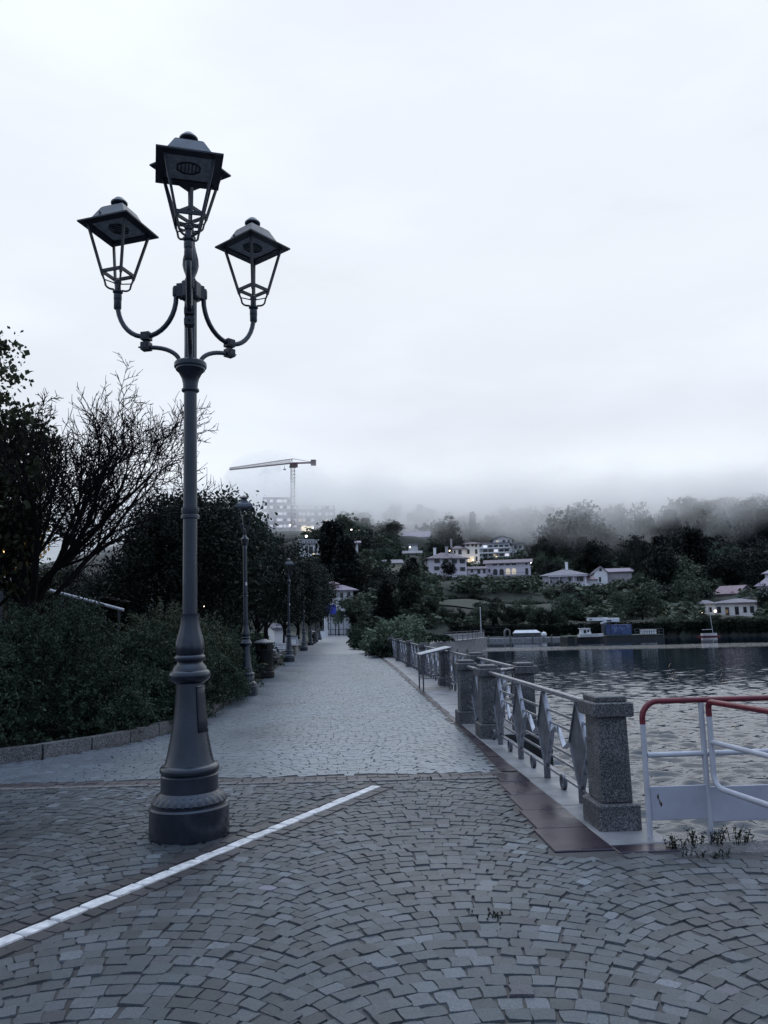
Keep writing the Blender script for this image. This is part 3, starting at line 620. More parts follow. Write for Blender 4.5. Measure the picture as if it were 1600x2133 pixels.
RA = .7
for ang, rz, z in ((166, 70, 4.69), (44, 48, 4.67), (279, 13, 4.7)):
    q = R(ang); ra = RA if ang != 279 else .78; lantern(lamp, ra*math.cos(q), ra*math.sin(q), z, R(rz))
lantern(lamp, 0, 0, 5.17, R(58))

lampB = thing('street_lamp', 'nearest single-lantern iron lamp, half hidden by the hedge beside the litter bin', 'street lamp', (-2.13, 19.4, -.004), 0, 'single-lantern lamps lining the promenade')
lampB.rotation_euler = (0, R(-.9), 0)
post_parts(lampB, .82, 32); shaft(lampB, 1.74, 3.62, .056, .05, [2.45])
MB().lathe([(.05, 3.6), (.062, 3.61), (.05, 3.63), (.05, 3.68), (.085, 3.7), (.1, 3.8), (.105, 3.84), (.09, 3.86), (.06, 3.88), (.045, 3.93), (.03, 3.96)], 28).build('cup', M['iron'], lampB)
lantern(lampB, 0, 0, 4.02, R(4), 1.0, True, True)
MB().bbox(.012, .052, -.057, -.053, 2.68, 2.76, .001).build('sticker', M['sticker'], lampB)
labs = ['second single-lantern iron lamp, standing at the end of the rubble wall past the litter bin', 'third single-lantern iron lamp, beside the low planter block', 'fourth single-lantern iron lamp, just before the far litter bin',
        'single-lantern iron lamp right after the far litter bin', 'single-lantern iron lamp second after the far litter bin', 'farthest single-lantern iron lamp at the end of the promenade']
for (px, Y), lb in zip(((602, 37.6), (633, 54.5), (647, 70), (658, 84), (666, 99), (672, 116)), labs):
    o = copy_tree(lampB, None, lb, (P(px, 1340, Y).x, Y, -.004), R(10*Y % 40)); o.rotation_euler = (0, 0, R(Y*3 % 25))

# ------------------------------------------------------------------ granite pillars and steel railings
def pillar(label, x, y, rz=0):
    t = thing('pillar', label, 'pillar', (x, y, .0), rz, 'granite pillars of the lakeside railing')
    MB().bbox(-.168, .168, -.21, .21, -.02, .2, .012).build('plinth', M['granite'], t)
    b = MB(); b.frustum(-.125, .125, -.165, .165, .2, -.118, .118, -.158, .158, .86); b.build('shaft', M['granite'], t).modifiers.new('b', 'BEVEL').width = .01
    b = MB(); b.bbox(-.165, .165, -.205, .205, .86, .975, .01); b.bbox(-.128, .128, -.168, .168, .975, 1.02, .008); b.build('cap', M['granite'], t); return t
PIL = [((2.215, 6.34), 'nearest granite pillar, beside the white gangway rail'), ((2.235, 11.33), 'granite pillar at the far end of the nearest railing'), ((2.2, 13.0), 'granite pillar standing just behind the one where the nearest railing ends'),
       ((2.88, 11.75), 'granite pillar set back over the water behind the nearest railing'), ((2.97, 16.2), 'granite pillar after the set-back one over the water, right of the sloping board'), ((2.97, 20.9), 'granite pillar right behind the sloping information board'),
       ((2.98, 25.7), 'granite pillar just past the sloping information board'), ((3.0, 30.6), 'second granite pillar past the sloping information board'), ((3.0, 35.6), 'third granite pillar past the sloping information board'), ((3.02, 40.4), 'granite pillar half under the light green shrub'),
       ((3.35, 61), 'lone granite pillar on the far side of the light green shrub')]
for (x, y), lb in PIL: pillar(lb, x, y)

def railing(label, a, b_, nd, wheels=True):
    a = Vector((*a, 0)); b_ = Vector((*b_, 0)); L = (b_-a).length; q = math.atan2(b_.y-a.y, b_.x-a.x)
    t = thing('railing', label, 'railing', a, q, 'steel railing panels between the granite pillars')
    ht = .915
    MB().tube([(0, 0, ht), (L, 0, ht)], .027, 12).build('handrail', M['steel'], t)
    hb = MB()
    for z in (.12, .27, .37, .6, .72): hb.bar((0, .0, z), (L, .0, z), .014, .022)
    hb.build('crossbar', M['steel'], t)
    step = L/nd
    zm = .5; hw = step*.215
    for k in range(nd):
        x = step*(k+.5); MB().tube([(x, 0, 0), (x, 0, .13)], .034, 12).build('post', M['steel_plate'], t)
        d = MB()
        vs = [(x, 0, .08), (x+hw, 0, zm), (x, 0, ht-.03), (x-hw, 0, zm)]; d.add([(p[0], -.012, p[2]) for p in vs]+[(p[0], .012, p[2]) for p in vs], [(0, 1, 2, 3), (7, 6, 5, 4)]+[(i, 4+i, 4+(i+1) % 4, (i+1) % 4) for i in range(4)])
        d.tube([(x, 0, ht-.06), (x, 0, ht)], .022, 10); d.build('diamond_plate', M['steel_plate'], t)
        z_ = MB(); e = .012                              # flat bars along the diamond edges and the little zigzag to the next one
        for (p, r) in (((x, .1), (x+hw+e, zm)), ((x+hw+e, zm), (x+.012, ht-.03)), ((x, .1), (x-hw-e, zm)), ((x-hw-e, zm), (x-.012, ht-.03))): z_.bar((p[0], 0, p[1]), (r[0], 0, r[1]), .05, .014)
        z_.build('edge_bar', M['steel'], t)
    for k in range(nd-1):
        zz = MB(); xm = step*(k+1); g0 = step*.5-hw
        zz.bar((xm-g0+.01, 0, zm), (xm-g0*.35, 0, zm-.09), .045, .014); zz.bar((xm-g0*.35, 0, zm-.09), (xm+g0*.35, 0, zm+.09), .045, .014); zz.bar((xm+g0*.35, 0, zm+.09), (xm+g0-.01, 0, zm), .045, .014); zz.build('zigzag_bar', M['steel'], t)
    if wheels:
        for k in range(nd+1):
            x = step*k if 0 < k < nd else (step*.12 if k == 0 else L-step*.12)
            pts = [(x+.0*math.sin(a_), 0, .062+.06*math.cos(a_)) for a_ in [2*PI*j/20 for j in range(21)]]
            w_ = MB(); T = Matrix.Translation((x, 0, .066))
            ring = [];
            for j in range(24):
                a_ = 2*PI*j/24
                for (r, yy) in ((.074, -.018), (.074, .018), (.054, .018), (.054, -.018)): ring.append((x+r*math.cos(a_), yy, .076+r*math.sin(a_)))
            w_.add(ring, [(j*4+m_, ((j+1) % 24)*4+m_, ((j+1) % 24)*4+(m_+1) % 4, j*4+(m_+1) % 4) for j in range(24) for m_ in range(4)], False); w_.build('support_ring', M['steel_plate'], t)
    return t
railing('nearest steel railing with diamond plates, between two granite pillars above the pale coping', (2.22, 6.51), (2.235, 11.16), 4)
railing('short steel panel between the two paired granite pillars', (2.23, 11.51), (2.205, 12.83), 1, False)
MB_r = thing('railing', 'short plain handrail running from the paired pillars out to the set-back pillar', 'railing', (2.38, 11.4, 0)); MB().tube([(0, 0, .93), (.36, .3, .93)], .025, 12).build('handrail', M['steel'], MB_r)
bb_ = MB(); [bb_.bar((0, 0, z), (.36, .3, z), .014, .022) for z in (.3, .5, .7)]; bb_.build('crossbar', M['steel'], MB_r)
rl = ['steel railing from the set-back pillar, low above the water', 'steel railing ending behind the sloping information board', 'steel railing starting behind the sloping information board', 'steel railing second past the sloping board', 'steel railing third past the sloping board', 'steel railing running in under the light green shrub']
for (i, j), lb in zip(((3, 4), (4, 5), (5, 6), (6, 7), (7, 8), (8, 9)), rl): railing(lb, (PIL[i][0][0], PIL[i][0][1]+.17), (PIL[j][0][0], PIL[j][0][1]-.17), 4)
mb_ = thing('mooring_block', 'dark stone block in the water below the nearest railing', 'block', (3.0, 9.4, ZW-.4))
MB().bbox(-.3, .3, -.5, .5, 0, .95, .03).build('body', M['quay_wall'], mb_); MB().bbox(-.34, .34, -.54, .54, .95, 1.07, .02).build('top_slab', M['quay_wall'], mb_)

# ------------------------------------------------------------------ white gangway rail with red handrail
gt = thing('gangway_rail', 'white tubular rail with red handrail and toe board along the quay edge', 'railing', (2.36, 5.93, 0))
def arc3(c, r, a0, a1, ax, n=8): return [(c[0]+r*math.cos(a0+(a1-a0)*k/n)*ax[0], c[1]+r*math.cos(a0+(a1-a0)*k/n)*ax[1], c[2]+r*math.sin(a0+(a1-a0)*k/n)) for k in range(n+1)]
top = 1.0
MB().tube([(0, 0, top-.17), (0, 0, top-.12)]+arc3((.13, 0, top-.13), .13, PI, PI/2, (1, 0))+[(.5, 0, top), (3.2, 0, top)], .022, 14).build('handrail', M['red_paint'], gt)
for x in (0, .47, 1.35, 2.25, 3.15): MB().tube([(x, 0, -.22), (x, 0, top-.17 if x == 0 else top-.02)], .021, 14).build('post', M['white_paint'], gt)
MB().tube([(.02, 0, .6), (3.15, 0, .6)], .02, 14).build('middle_rail', M['white_paint'], gt)
tb = MB(); tb.bbox(.02, .455, -.012, .004, .125, .37, .003); tb.bbox(.485, 3.15, -.012, .004, .1, .355, .003); tb.build('toe_board', M['board_paint'], gt)
rb = MB()
for (x, z, w_, h_) in ((.075, .3, .016, .03), (.085, .265, .01, .022), (.095, .245, .02, .024)): rb.add([(x-w_/2, -.0135, z), (x, -.0135, z-h_), (x+w_/2, -.0135, z-h_*.3), (x+w_*.2, -.0135, z+h_*.7)], [(0, 1, 2, 3)])
rb.build('rust_chip', mat_noise('rust', (.01, .006, .004), (.09, .035, .015), 60, .8, 3, 0), gt)
ga = thing('gangway_gate', 'second white tubular rail with red handrail turning towards the square', 'railing', (2.865, 5.88, 0))
ga.rotation_euler = (0, 0, R(-84)); 
MB().tube([(0, 0, top-.12), (0, 0, top-.06)]+arc3((.05, 0, top-.06), .05, PI, PI/2, (1, 0), 5)+[(.3, 0, top-.01), (2.3, 0, top-.01)], .022, 14).build('handrail', M['red_paint'], ga)
MB().tube([(0, 0, top-.12), (0, 0, .46)]+arc3((.1, 0, .46), .1, PI, PI*1.5, (1, 0), 7)+[(.4, 0, .36), (2.3, 0, .36)], .021, 14).build('bent_frame', M['white_paint'], ga)
MB().tube([(.01, 0, .69), (2.3, 0, .69)], .019, 14).build('middle_rail', M['white_paint'], ga)
for x in (.72, 1.5, 2.25): MB().tube([(x, 0, .37), (x, 0, top-.03)], .02, 14).build('post', M['white_paint'], ga)

# ------------------------------------------------------------------ sloping information board
s_ = thing('information_board', 'sloping pale information board on four thin metal legs by the railing', 'sign', (2.2, 19.35, 0))
for (x, y, h) in ((.02, .05, .88), (.02, .95, .88), (.68, .05, 1.0), (.68, .95, 1.0)): MB().tube([(x, y, 0), (x, y, h)], .02, 10).tube([(x, y, 0), (x, y, .006)], .05, 12).build('leg', M['steel_plate'], s_)
b = MB(); b.bar((.02, .05, .3), (.68, .05, .3), .025, .025); b.bar((.02, .95, .3), (.68, .95, .3), .025, .025); b.bar((.02, .05, .3), (.02, .95, .3), .025, .025); b.bar((.68, .05, .3), (.68, .95, .3), .025, .025); b.build('stretcher', M['steel_plate'], s_)
T = Matrix.Translation((.35, .5, .965))@Matrix.Rotation(R(-12), 4, 'Y')
MB().box(-.42, .42, -.55, .55, -.03, 0, T).build('board', M['steel_plate'], s_); MB().box(-.39, .39, -.52, .52, .001, .006, T).build('printed_panel', mat_noise('panel_print', (.5, .52, .56), (.72, .74, .78), 3, .2, 6, 0), s_)

# ------------------------------------------------------------------ litter bins
bn = thing('litter_bin', 'near black litter bin with domed grey lid beside the nearest single lamp', 'bin', (-2.28, 25.9, 0), 0, 'black litter bins')
MB().lathe([(.34, 0), (.345, .01), (.345, .2), (.33, .215), (.315, .22), (.315, .255), (.325, .26), (.325, .3), (.31, .31), (.31, .86), (.318, .87), (.318, .9), (.3, .905)], 40).build('body', M['bin_black'], bn)
b = MB()
for k in range(4):
    q = PI/4+k*PI/2
    vs = []
    for j in range(7):
        a_ = q-R(20)+R(40)*j/6
        for (r, z) in ((.31, .9), (.31, 1.13), (.285, 1.13), (.285, .9)): vs.append((r*math.cos(a_), r*math.sin(a_), z))
    b.add(vs, [(j*4+m_, (j+1)*4+m_, (j+1)*4+(m_+1) % 4, j*4+(m_+1) % 4) for j in range(6) for m_ in range(4)]+[(0, 1, 2, 3), (27, 26, 25, 24)])
b.build('opening_frame', M['bin_black'], bn)
MB().lathe([(.3, 1.125), (.335, 1.13), (.34, 1.15), (.33, 1.165), (.27, 1.2), (.18, 1.225), (.1, 1.24), (.09, 1.25), (.001, 1.262)], 40).build('lid', M['bin_grey'], bn)
b = MB()
for r_, (z, w_) in enumerate(((.47, .17), (.445, .22))):
    x = -.02-w_/2*.9
    while x < -.02+w_/2+.05: 
        l = random.uniform(.012, .03); q0 = -PI/2+x/.31; r = .3125; q1 = q0+l/.31
        b.add([(r*math.cos(q0), r*math.sin(q0), z), (r*math.cos(q1), r*math.sin(q1), z), (r*math.cos(q1), r*math.sin(q1), z+.014), (r*math.cos(q0), r*math.sin(q0), z+.014)], [(0, 1, 2, 3)]); x += l+.008
b.build('gold_mark', M['gold_text'], bn)
copy_tree(bn, None, 'far black litter bin between two lamps down the promenade', (-2.05, 76.5, 0))

# ------------------------------------------------------------------ park furniture on the left lawn
def stone_wall(label, a, b_, h, w_=.35):
    a = Vector((*a, 0)); b_ = Vector((*b_, 0)); L = (b_-a).length; t = thing('stone_wall', label, 'wall', a, math.atan2(b_.y-a.y, b_.x-a.x))
    m = MB(); z = 0; r = 0
    while z < h-.02:
        hh = min(random.uniform(.07, .11), h-z); x = 0
        while x < L:
            l = min(random.uniform(.12, .3), L-x); e = random.uniform(0, .02); m.bbox(x+.005, x+l-.005, -w_/2-e, w_/2+e, z+.004, z+hh-.004, .008); x += l
        z += hh
    m.build('rubble', M['granite_kerb'], t); MB().bbox(-.03, L+.03, -w_/2-.05, w_/2+.05, h, h+.06, .012).build('coping', M['pale_slab'], t); return t
stone_wall('low rubble wall behind the near litter bin, ending at a lamp', (-3.3, 30.5), (-2.62, 36.6), .47)
stone_wall('low rubble wall past the second single lamp', (-3.1, 44.5), (-2.5, 52.5), .44)
pb = thing('planter', 'low dark stone planter block between two lamps', 'planter', (-2.6, 47, 0)); MB().bbox(-.5, .4, -1.2, 1.2, 0, .5, .03).build('body', M['quay_wall'], pb); MB().bbox(-.55, .45, -1.25, 1.25, .5, .57, .02).build('rim', M['granite_kerb'], pb)
def bench(label, x, y, rz):
    z = float(land_z(np.array([x]), np.array([y]))[0]); t = thing('park_bench', label, 'bench', (x, y, z), rz, 'slatted benches on the lawn')
    s = MB()
    for k in range(4): s.bbox(-.8, .8, -.24+k*.11, -.15+k*.11, .43, .46, .006)
    s.build('seat', M['slat_white'], t); s = MB()
    for k in range(3): s.bar((-.8, .23+k*.03, .55+k*.12), (.8, .23+k*.03, .55+k*.12), .03, .09)
    s.build('backrest', M['slat_white'], t)
    for sx in (-.62, .62): MB().bar((sx, -.2, 0), (sx, -.2, .43), .05, .05).bar((sx, .18, 0), (sx, .32, .88), .05, .05).bar((sx, -.22, .41), (sx, .24, .41), .05, .04).build('leg', M['iron_dark'], t)
bench('slatted bench seen through the opening of the near litter bin', P(550, 1340, 36).x, 36, R(35))
bench('slatted bench on the lawn between the near litter bin and the second single lamp', P(577, 1340, 43).x, 43, R(20))
bench('slatted bench just right of the second single lamp', P(617, 1335, 56).x, 56, R(-60))
for px, Y, lb in ((607, 52, 'pale metal utility cabinet behind the second single lamp'), (671, 112, 'pale cabinet at the far end of the lamp row')):
    p = P(px, 1320, Y); z = float(land_z(np.array([p.x]), np.array([Y]))[0]); t = thing('utility_cabinet', lb, 'cabinet', (p.x, Y, z))
    MB().bbox(-.42, .42, -.2, .2, .0, 1.1, .02).build('body', mat_noise('cab', (.3, .32, .36), (.4, .42, .46), 3, .5, 4, 0) if px == 607 else M['far_white'], t); MB().bbox(-.45, .45, -.23, .23, 1.1, 1.16, .015).build('cap', M['steel_plate'], t); MB().bbox(-.3, .3, -.212, -.203, .35, .9, .003).build('notice', M['sticker'], t)

# ------------------------------------------------------------------ end of the promenade
e = thing('barrier', 'low white barrier boards closing the far end of the promenade', 'barrier', (0, 0, 0)); a, c = P(683, 1316, 150), P(715, 1316, 150)
MB().bbox(a.x-1.0, (a.x+c.x)/2-.1, 149.9, 150.1, .12, 1.0, .02).build('board', M['far_white'], e); MB().bbox((a.x+c.x)/2+.1, c.x+1.2, 149.9, 150.1, .12, 1.0, .02).build('board', M['far_white'], e)
for x in (a.x-.9, (a.x+c.x)/2-.3, (a.x+c.x)/2+.3, c.x+1.1): MB().bar((x, 150.16, 0), (x, 150.16, .9), .08, .08).build('leg', M['steel_plate'], e)
def pole(name, label, cat, px, Y, z1, r, m, extra=None, z0=0):
    p = P(px, 1310, Y); t = thing(name, label, cat, (p.x, Y, z0)); MB().tube([(0, 0, 0), (0, 0, z1)], r, 8).build('post', m, t)
    if extra: extra(t)
    return t
pole('sign_post', 'pole with a blue square sign near the end of the promenade', 'sign', 689, 132, 5.2, .06, M['iron_dark'], lambda t: MB().bbox(-.95, .95, -.05, -.01, 3.7, 5.3, .02).build('sign_panel', M['blue_sign'], t))
pole('flag_pole', 'slim pole with a white top behind the end barrier', 'pole', 699, 140, 3.9, .08, M['iron_dark'], lambda t: MB().bbox(-.16, .16, -.1, .1, 3.9, 6.2, .03).build('white_top', M['far_white'], t))
pole('white_post', 'left one of two tall white posts by the last lamps', 'post', 677, 120, 3.4, .14, M['far_white'])
pole('white_post', 'right one of two tall white posts by the last lamps', 'post', 681, 121, 3.2, .12, M['far_white'])
pole('small_sign', 'thin pole with a tiny white sign right of the end barrier', 'sign', 716, 138, 4.6, .05, M['iron_dark'], lambda t: MB().bbox(-.42, .42, -.06, -.01, 4.3, 4.75, .02).build('sign_panel', M['far_white'], t))
def frame_(t):
    b = MB(); b.tube([(.6, 0, 0), (.6, 0, 2.0)]+[(.6+.55*(1-math.cos(a_)), 0, 2.0+.5*math.sin(a_)) for a_ in [PI*k/8 for k in range(9)]]+[(1.7, 0, 0)], .07, 8); b.tube([(2.4, 0, 0), (2.4, 0, 2.1)], .07, 8); b.build('hoop', mat_noise('pale_green', (.3, .42, .3), (.4, .52, .4), 3, .5, 3, 0), t)
pole('playground_frame', 'pale green hoop frame right of the end barrier', 'frame', 724, 142, 1.2, .35, M['bin_grey'], frame_)
# ------------------------------------------------------------------ vegetation
def leaf_quads(C, size, asp=1.7, up=0.0, jit=.35):
    n = len(C); d = rng.normal(size=(n, 3)); d /= np.linalg.norm(d, axis=1)[:, None]
    nrm = rng.normal(size=(n, 3)); nrm[:, 2] += up; s = np.cross(d, nrm); s /= np.linalg.norm(s, axis=1)[:, None]+1e-9
    L = (size*(1+rng.normal(0, jit, n).clip(-.6, .8)))[:, None]; W = L/asp
    V = np.stack([C-d*L*.5, C+s*W*.5, C+d*L*.5, C-s*W*.5], 1)
    V[:, 1] += d*L*.08; V[:, 3] += d*L*.08
    return V.reshape(-1, 3)
def quadidx(n): return np.arange(n*4).reshape(-1, 4)
def ellipsoid_pts(n, rx, ry, rz, shell=.55, bottom=-.75):
    d = rng.normal(size=(n*2, 3)); d /= np.linalg.norm(d, axis=1)[:, None]; d = d[d[:, 2] > bottom][:n]
    r = (shell+(1-shell)*rng.random(len(d)))[:, None]; return d*r*np.array([rx, ry, rz])
def crown_mesh(name, rx, ry, rz, clumps, per, csize, leaf, shell=.5, bottom=-.8, rough=.25, up=.3, asp=1.7, flat=.8):
    c = ellipsoid_pts(clumps, rx, ry, rz, shell, bottom)*(1+rng.normal(0, rough*.4, (1, 1)))
    lob = rng.normal(size=(9, 3)); lob /= np.linalg.norm(lob, axis=1)[:, None]
    u = c/np.array([rx, ry, rz]); un = u/(np.linalg.norm(u, axis=1)[:, None]+1e-9)
    bulge = np.max(np.clip(un@lob.T, 0, 1)**6, axis=1); c = c*(1-rough+rough*1.5*bulge)[:, None]
    k = rng.poisson(per, len(c)); C = np.repeat(c, k, 0); sz = np.repeat(rng.uniform(.6, 1.3, len(c)), k)
    C = C+rng.normal(size=C.shape)*csize*sz[:, None]*np.array([1, 1, flat])
    V = leaf_quads(C, leaf, asp, up); return np_mesh(name, V, quadidx(len(C)))
def trunk_mesh(h, r, limbs, spread, crown_h, seed=0, n=8):
    rd = random.Random(seed); b = MB(); pts = [Vector((0, 0, 0))]
    for k in range(1, 6): pts.append(Vector((rd.uniform(-.06, .06)*h*.3, rd.uniform(-.06, .06)*h*.3, h*k/5)))
    b.tube([(0, 0, -.3)]+pts, [r*1.5, r*1.25]+[r*(1-.1*k) for k in range(5)], n)
    for i in range(limbs):
        a = 2*PI*i/limbs+rd.uniform(-.5, .5); st = pts[3].lerp(pts[5], rd.random()); L = spread*rd.uniform(.6, 1)
        q = [st+Vector((math.cos(a)*L*t, math.sin(a)*L*t, crown_h*(.25+.6*rd.random())*t**.8)) for t in (0, .3, .65, 1)]; b.tube(q, [r*.5, r*.36, r*.22, r*.06], 5)
    b.tube([pts[5], pts[5]+Vector((rd.uniform(-.3, .3), rd.uniform(-.3, .3), crown_h*.6))], [r*.6, r*.1], 6)
    return b.mesh('trunk')
def conifer_mesh(name, h, r, tiers, leaf):
    C = []
    for k in range(tiers):
        z = h*(.04+.95*k/tiers); rr = r*(1-k/tiers)**.85*rng.uniform(.85, 1.1)+.1; nb = max(5, int(12*rr/r+5))
        for j in range(nb):
            a = 2*PI*j/nb+rng.uniform(0, 1); m = max(6, int(40*rr/r*rng.uniform(.7, 1.3))); t = np.sqrt(rng.random(m)); L = rr*rng.uniform(.72, 1.12)
            w_ = rng.normal(0, .1*L+.05, m); C.append(np.stack([np.cos(a)*t*L-np.sin(a)*w_, np.sin(a)*t*L+np.cos(a)*w_, z-.28*t*L+.1*L*t**3+rng.normal(0, .08*h/tiers*3, m)], 1))
    C = np.concatenate(C); return np_mesh(name, leaf_quads(C, leaf, 2.2, 1.0), quadidx(len(C)))
def tree(name, label, loc, crown, trunk, cm, tm, scale=(1, 1, 1), rz=0, group=None, cz=0, cat='tree'):
    t = thing(name, label, cat, loc, rz, group); t.scale = scale
    link('trunk', trunk, None, t); c = link('crown', crown, None, t, (0, 0, cz)); return t
def tz(x, y): return float(land_z(np.array([float(x)]), np.array([float(y)]))[0])

# near left: holm oaks beside the walk
oakC = [crown_mesh('oak_crown', 3.0, 3.0, 2.7, 300, 75, .3, .15, .6, -.75, .2), crown_mesh('oak_crown', 2.6, 2.9, 2.9, 280, 75, .3, .15, .55, -.75, .26)]
oakT = [trunk_mesh(2.6, .2, 7, 2.0, 2.6, 3), trunk_mesh(2.4, .17, 6, 1.9, 2.8, 5)]
for m in oakC: m.materials.append(M['oak'])
for m in oakT: m.materials.append(M['bark'])
OAK = [(405, 26.5, 965, 1.0, 'tallest dark tree, directly behind the big four-lantern lamp'), (355, 24.5, 1050, 1.0, 'dark tree behind the bare tree, left of the big lamp post'), (482, 31, 1018, .9, 'dark tree whose crown rises behind the nearest single lamp'), (537, 40, 1105, .92, 'dark tree just right of the nearest single lamp head'),
       (572, 47, 1128, .95, 'dark tree left of the second single lamp head'), (607, 56, 1140, 1.0, 'dark tree behind the second single lamp head'), (632, 68, 1165, .9, 'dark tree over the third single lamp'), (655, 84, 1170, 1.0, 'last dark tree of the row, over the far lamps'), (240, 30, 1165, 1.1, 'dark tree far behind the bare tree'), (150, 34, 1175, 1.1, 'dark tree left of the bare trunk'), (60, 30, 1160, 1.1, 'dark tree behind the maple at the edge'), (520, 60, 1120, 1.0, 'dark tree behind the near litter bin')]
for i, (px, Y, top, sx, lb) in enumerate(OAK):
    p = P(px, top, Y); x = p.x-(.5 if Y > 40 else 0); z0 = tz(x, Y); hh = p.z-z0; s = hh/7.8
    tree('oak_tree', lb, (x, Y, z0), oakC[i % 2], oakT[i % 2], None, None, (s*sx, s*sx, s), i*1.3, 'dark trees along the promenade', 4.5)

# maple at the left edge
mc = crown_mesh('maple_crown', 1.7, 1.7, 2.6, 230, 60, .2, .1, .35, -.9, .3, asp=1.25); mc.materials.append(M['maple'])
mt = trunk_mesh(2.2, .1, 9, 1.5, 3.4, 8); mt.materials.append(M['bark'])
p = P(-15, 1270, 14.5); tree('maple_tree', 'leafy maple with pale green leaves at the left edge', (p.x-.34, 14.5, .1), mc, mt, None, None, (.92, .92, .95), 0, None, 4.4)

# bare tree: recursive limbs
def bare_tree():
    rd = random.Random(11); tr = MB(); tw = MB()
    def grow(p, d, L, r, lvl):
        m = tr if lvl < 2 else tw; n = 5 if lvl < 3 else 3; pts = [p]; rs = [r]; k = 6 if lvl < 3 else 3; q = p; dd = d
        for i in range(1, k+1):
            up = .16 if lvl < 3 else .04
            dd = (dd+Vector((rd.gauss(0, .13), rd.gauss(0, .13), rd.gauss(.0, .09)+up*(1-dd.z)*.5))).normalized(); q = q+dd*(L/k); pts.append(q); rs.append(max(.004, r*(1-.72*i/k)))
        m.tube(pts, rs, n if lvl > 0 else 9, caps=False)
        if lvl >= 5: return
        nb = (4, 8, 7, 4, 3)[lvl]
        for i in range(nb):
            t = (i+.6)/(nb+.1)*.85+.12; j = min(k-1, int(t*k)); b0 = pts[j].lerp(pts[j+1], t*k-j)
            ax = (pts[min(j+1, k)]-pts[j]).normalized(); pr = ax.orthogonal().normalized(); pr.rotate(Matrix.Rotation(rd.uniform(0, 2*PI), 3, ax))
            sp_ = (.75, .62, .7, .85, .9)[lvl]; nd = (ax*(1-.4*sp_)+pr*sp_*rd.uniform(.6, 1.1)+Vector((.04, 0, .2))).normalized()
            grow(b0, nd, L*rd.uniform(.45, .75)*(1-.3*t), max(.0085, rs[j]*.55), lvl+1)
    for k_ in range(10):
        a_ = 2*PI*k_*.382+rd.uniform(-.3, .3); e_ = rd.uniform(.62, 1.4); L = rd.uniform(2.3, 3.1)*(1.04 if e_ > 1.1 else 1)
        grow(Vector((math.cos(a_)*.08, math.sin(a_)*.08, rd.uniform(1.2, 1.7))), Vector((math.cos(a_)*math.cos(e_), math.sin(a_)*math.cos(e_)*.8, math.sin(e_))), L, rd.uniform(.05, .075), 1)
    tr.tube([(0, 0, -.2), (.03, 0, .4), (-.02, 0, .9), (.02, 0, 1.4), (0, 0, 1.75)], [.22, .16, .15, .16, .1], 12)
    return tr, tw
p = P(135, 1290, 14.3); bt = thing('bare_tree', 'leafless dark tree with many fine branches behind the bushes', 'tree', (p.x, 14.3, .5)); bt.scale = (1.0, 1.0, 1.13); bt.location.x -= .6
tr, tw = bare_tree(); tr.build('trunk', M['bark'], bt); tw.build('twigs', M['bark'], bt)

# bushes of the bed: arching sprays set with small leaves
def spray_bush(rx, ry, h, nspray, leaves, lsize, arch=.5, seed=0, low=.12):
    C = []; 
    for i in range(nspray):
        a = rng.uniform(0, 2*PI); rr = math.sqrt(rng.random()); bx, by = rr*rx*math.cos(a), rr*ry*math.sin(a)
        hz = h*math.sqrt(max(.04, 1-rr**2.6))*rng.uniform(.72, 1.04)*(1+.13*math.sin(bx*3.1+seed)+.1*math.sin(by*4.3+seed*2)); z0 = max(low, hz*rng.uniform(.05, .85))
        L = rng.uniform(.3, .75)*min(1, h); o = a+rng.normal(0, .9); t = rng.random(leaves)**.8
        x = bx+np.cos(o)*L*t*.7; y = by+np.sin(o)*L*t*.7; z = z0+(hz-z0)*.9*t-arch*L*(t**2)*.6
        pc = np.stack([x, y, z], 1)+rng.normal(0, .022, (leaves, 3)); C.append(pc)
    C = np.concatenate(C); C = C[C[:, 2] > .02]
    return np_mesh('foliage', leaf_quads(C, lsize, 1.9, .5), quadidx(len(C)))
def bush_core(rx, ry, h):
    b = MB()
    for k in range(26):
        a = random.uniform(0, 2*PI); r = random.random()**.5*.75; b.tube([(r*rx*.5*math.cos(a), r*ry*.5*math.sin(a), 0), (r*rx*.8*math.cos(a), r*ry*.8*math.sin(a), h*.45), (r*rx*math.cos(a+.2), r*ry*math.sin(a+.2), h*.8*math.sqrt(1-r*r))], [.014, .01, .004], 4)
    return b.mesh('stems')
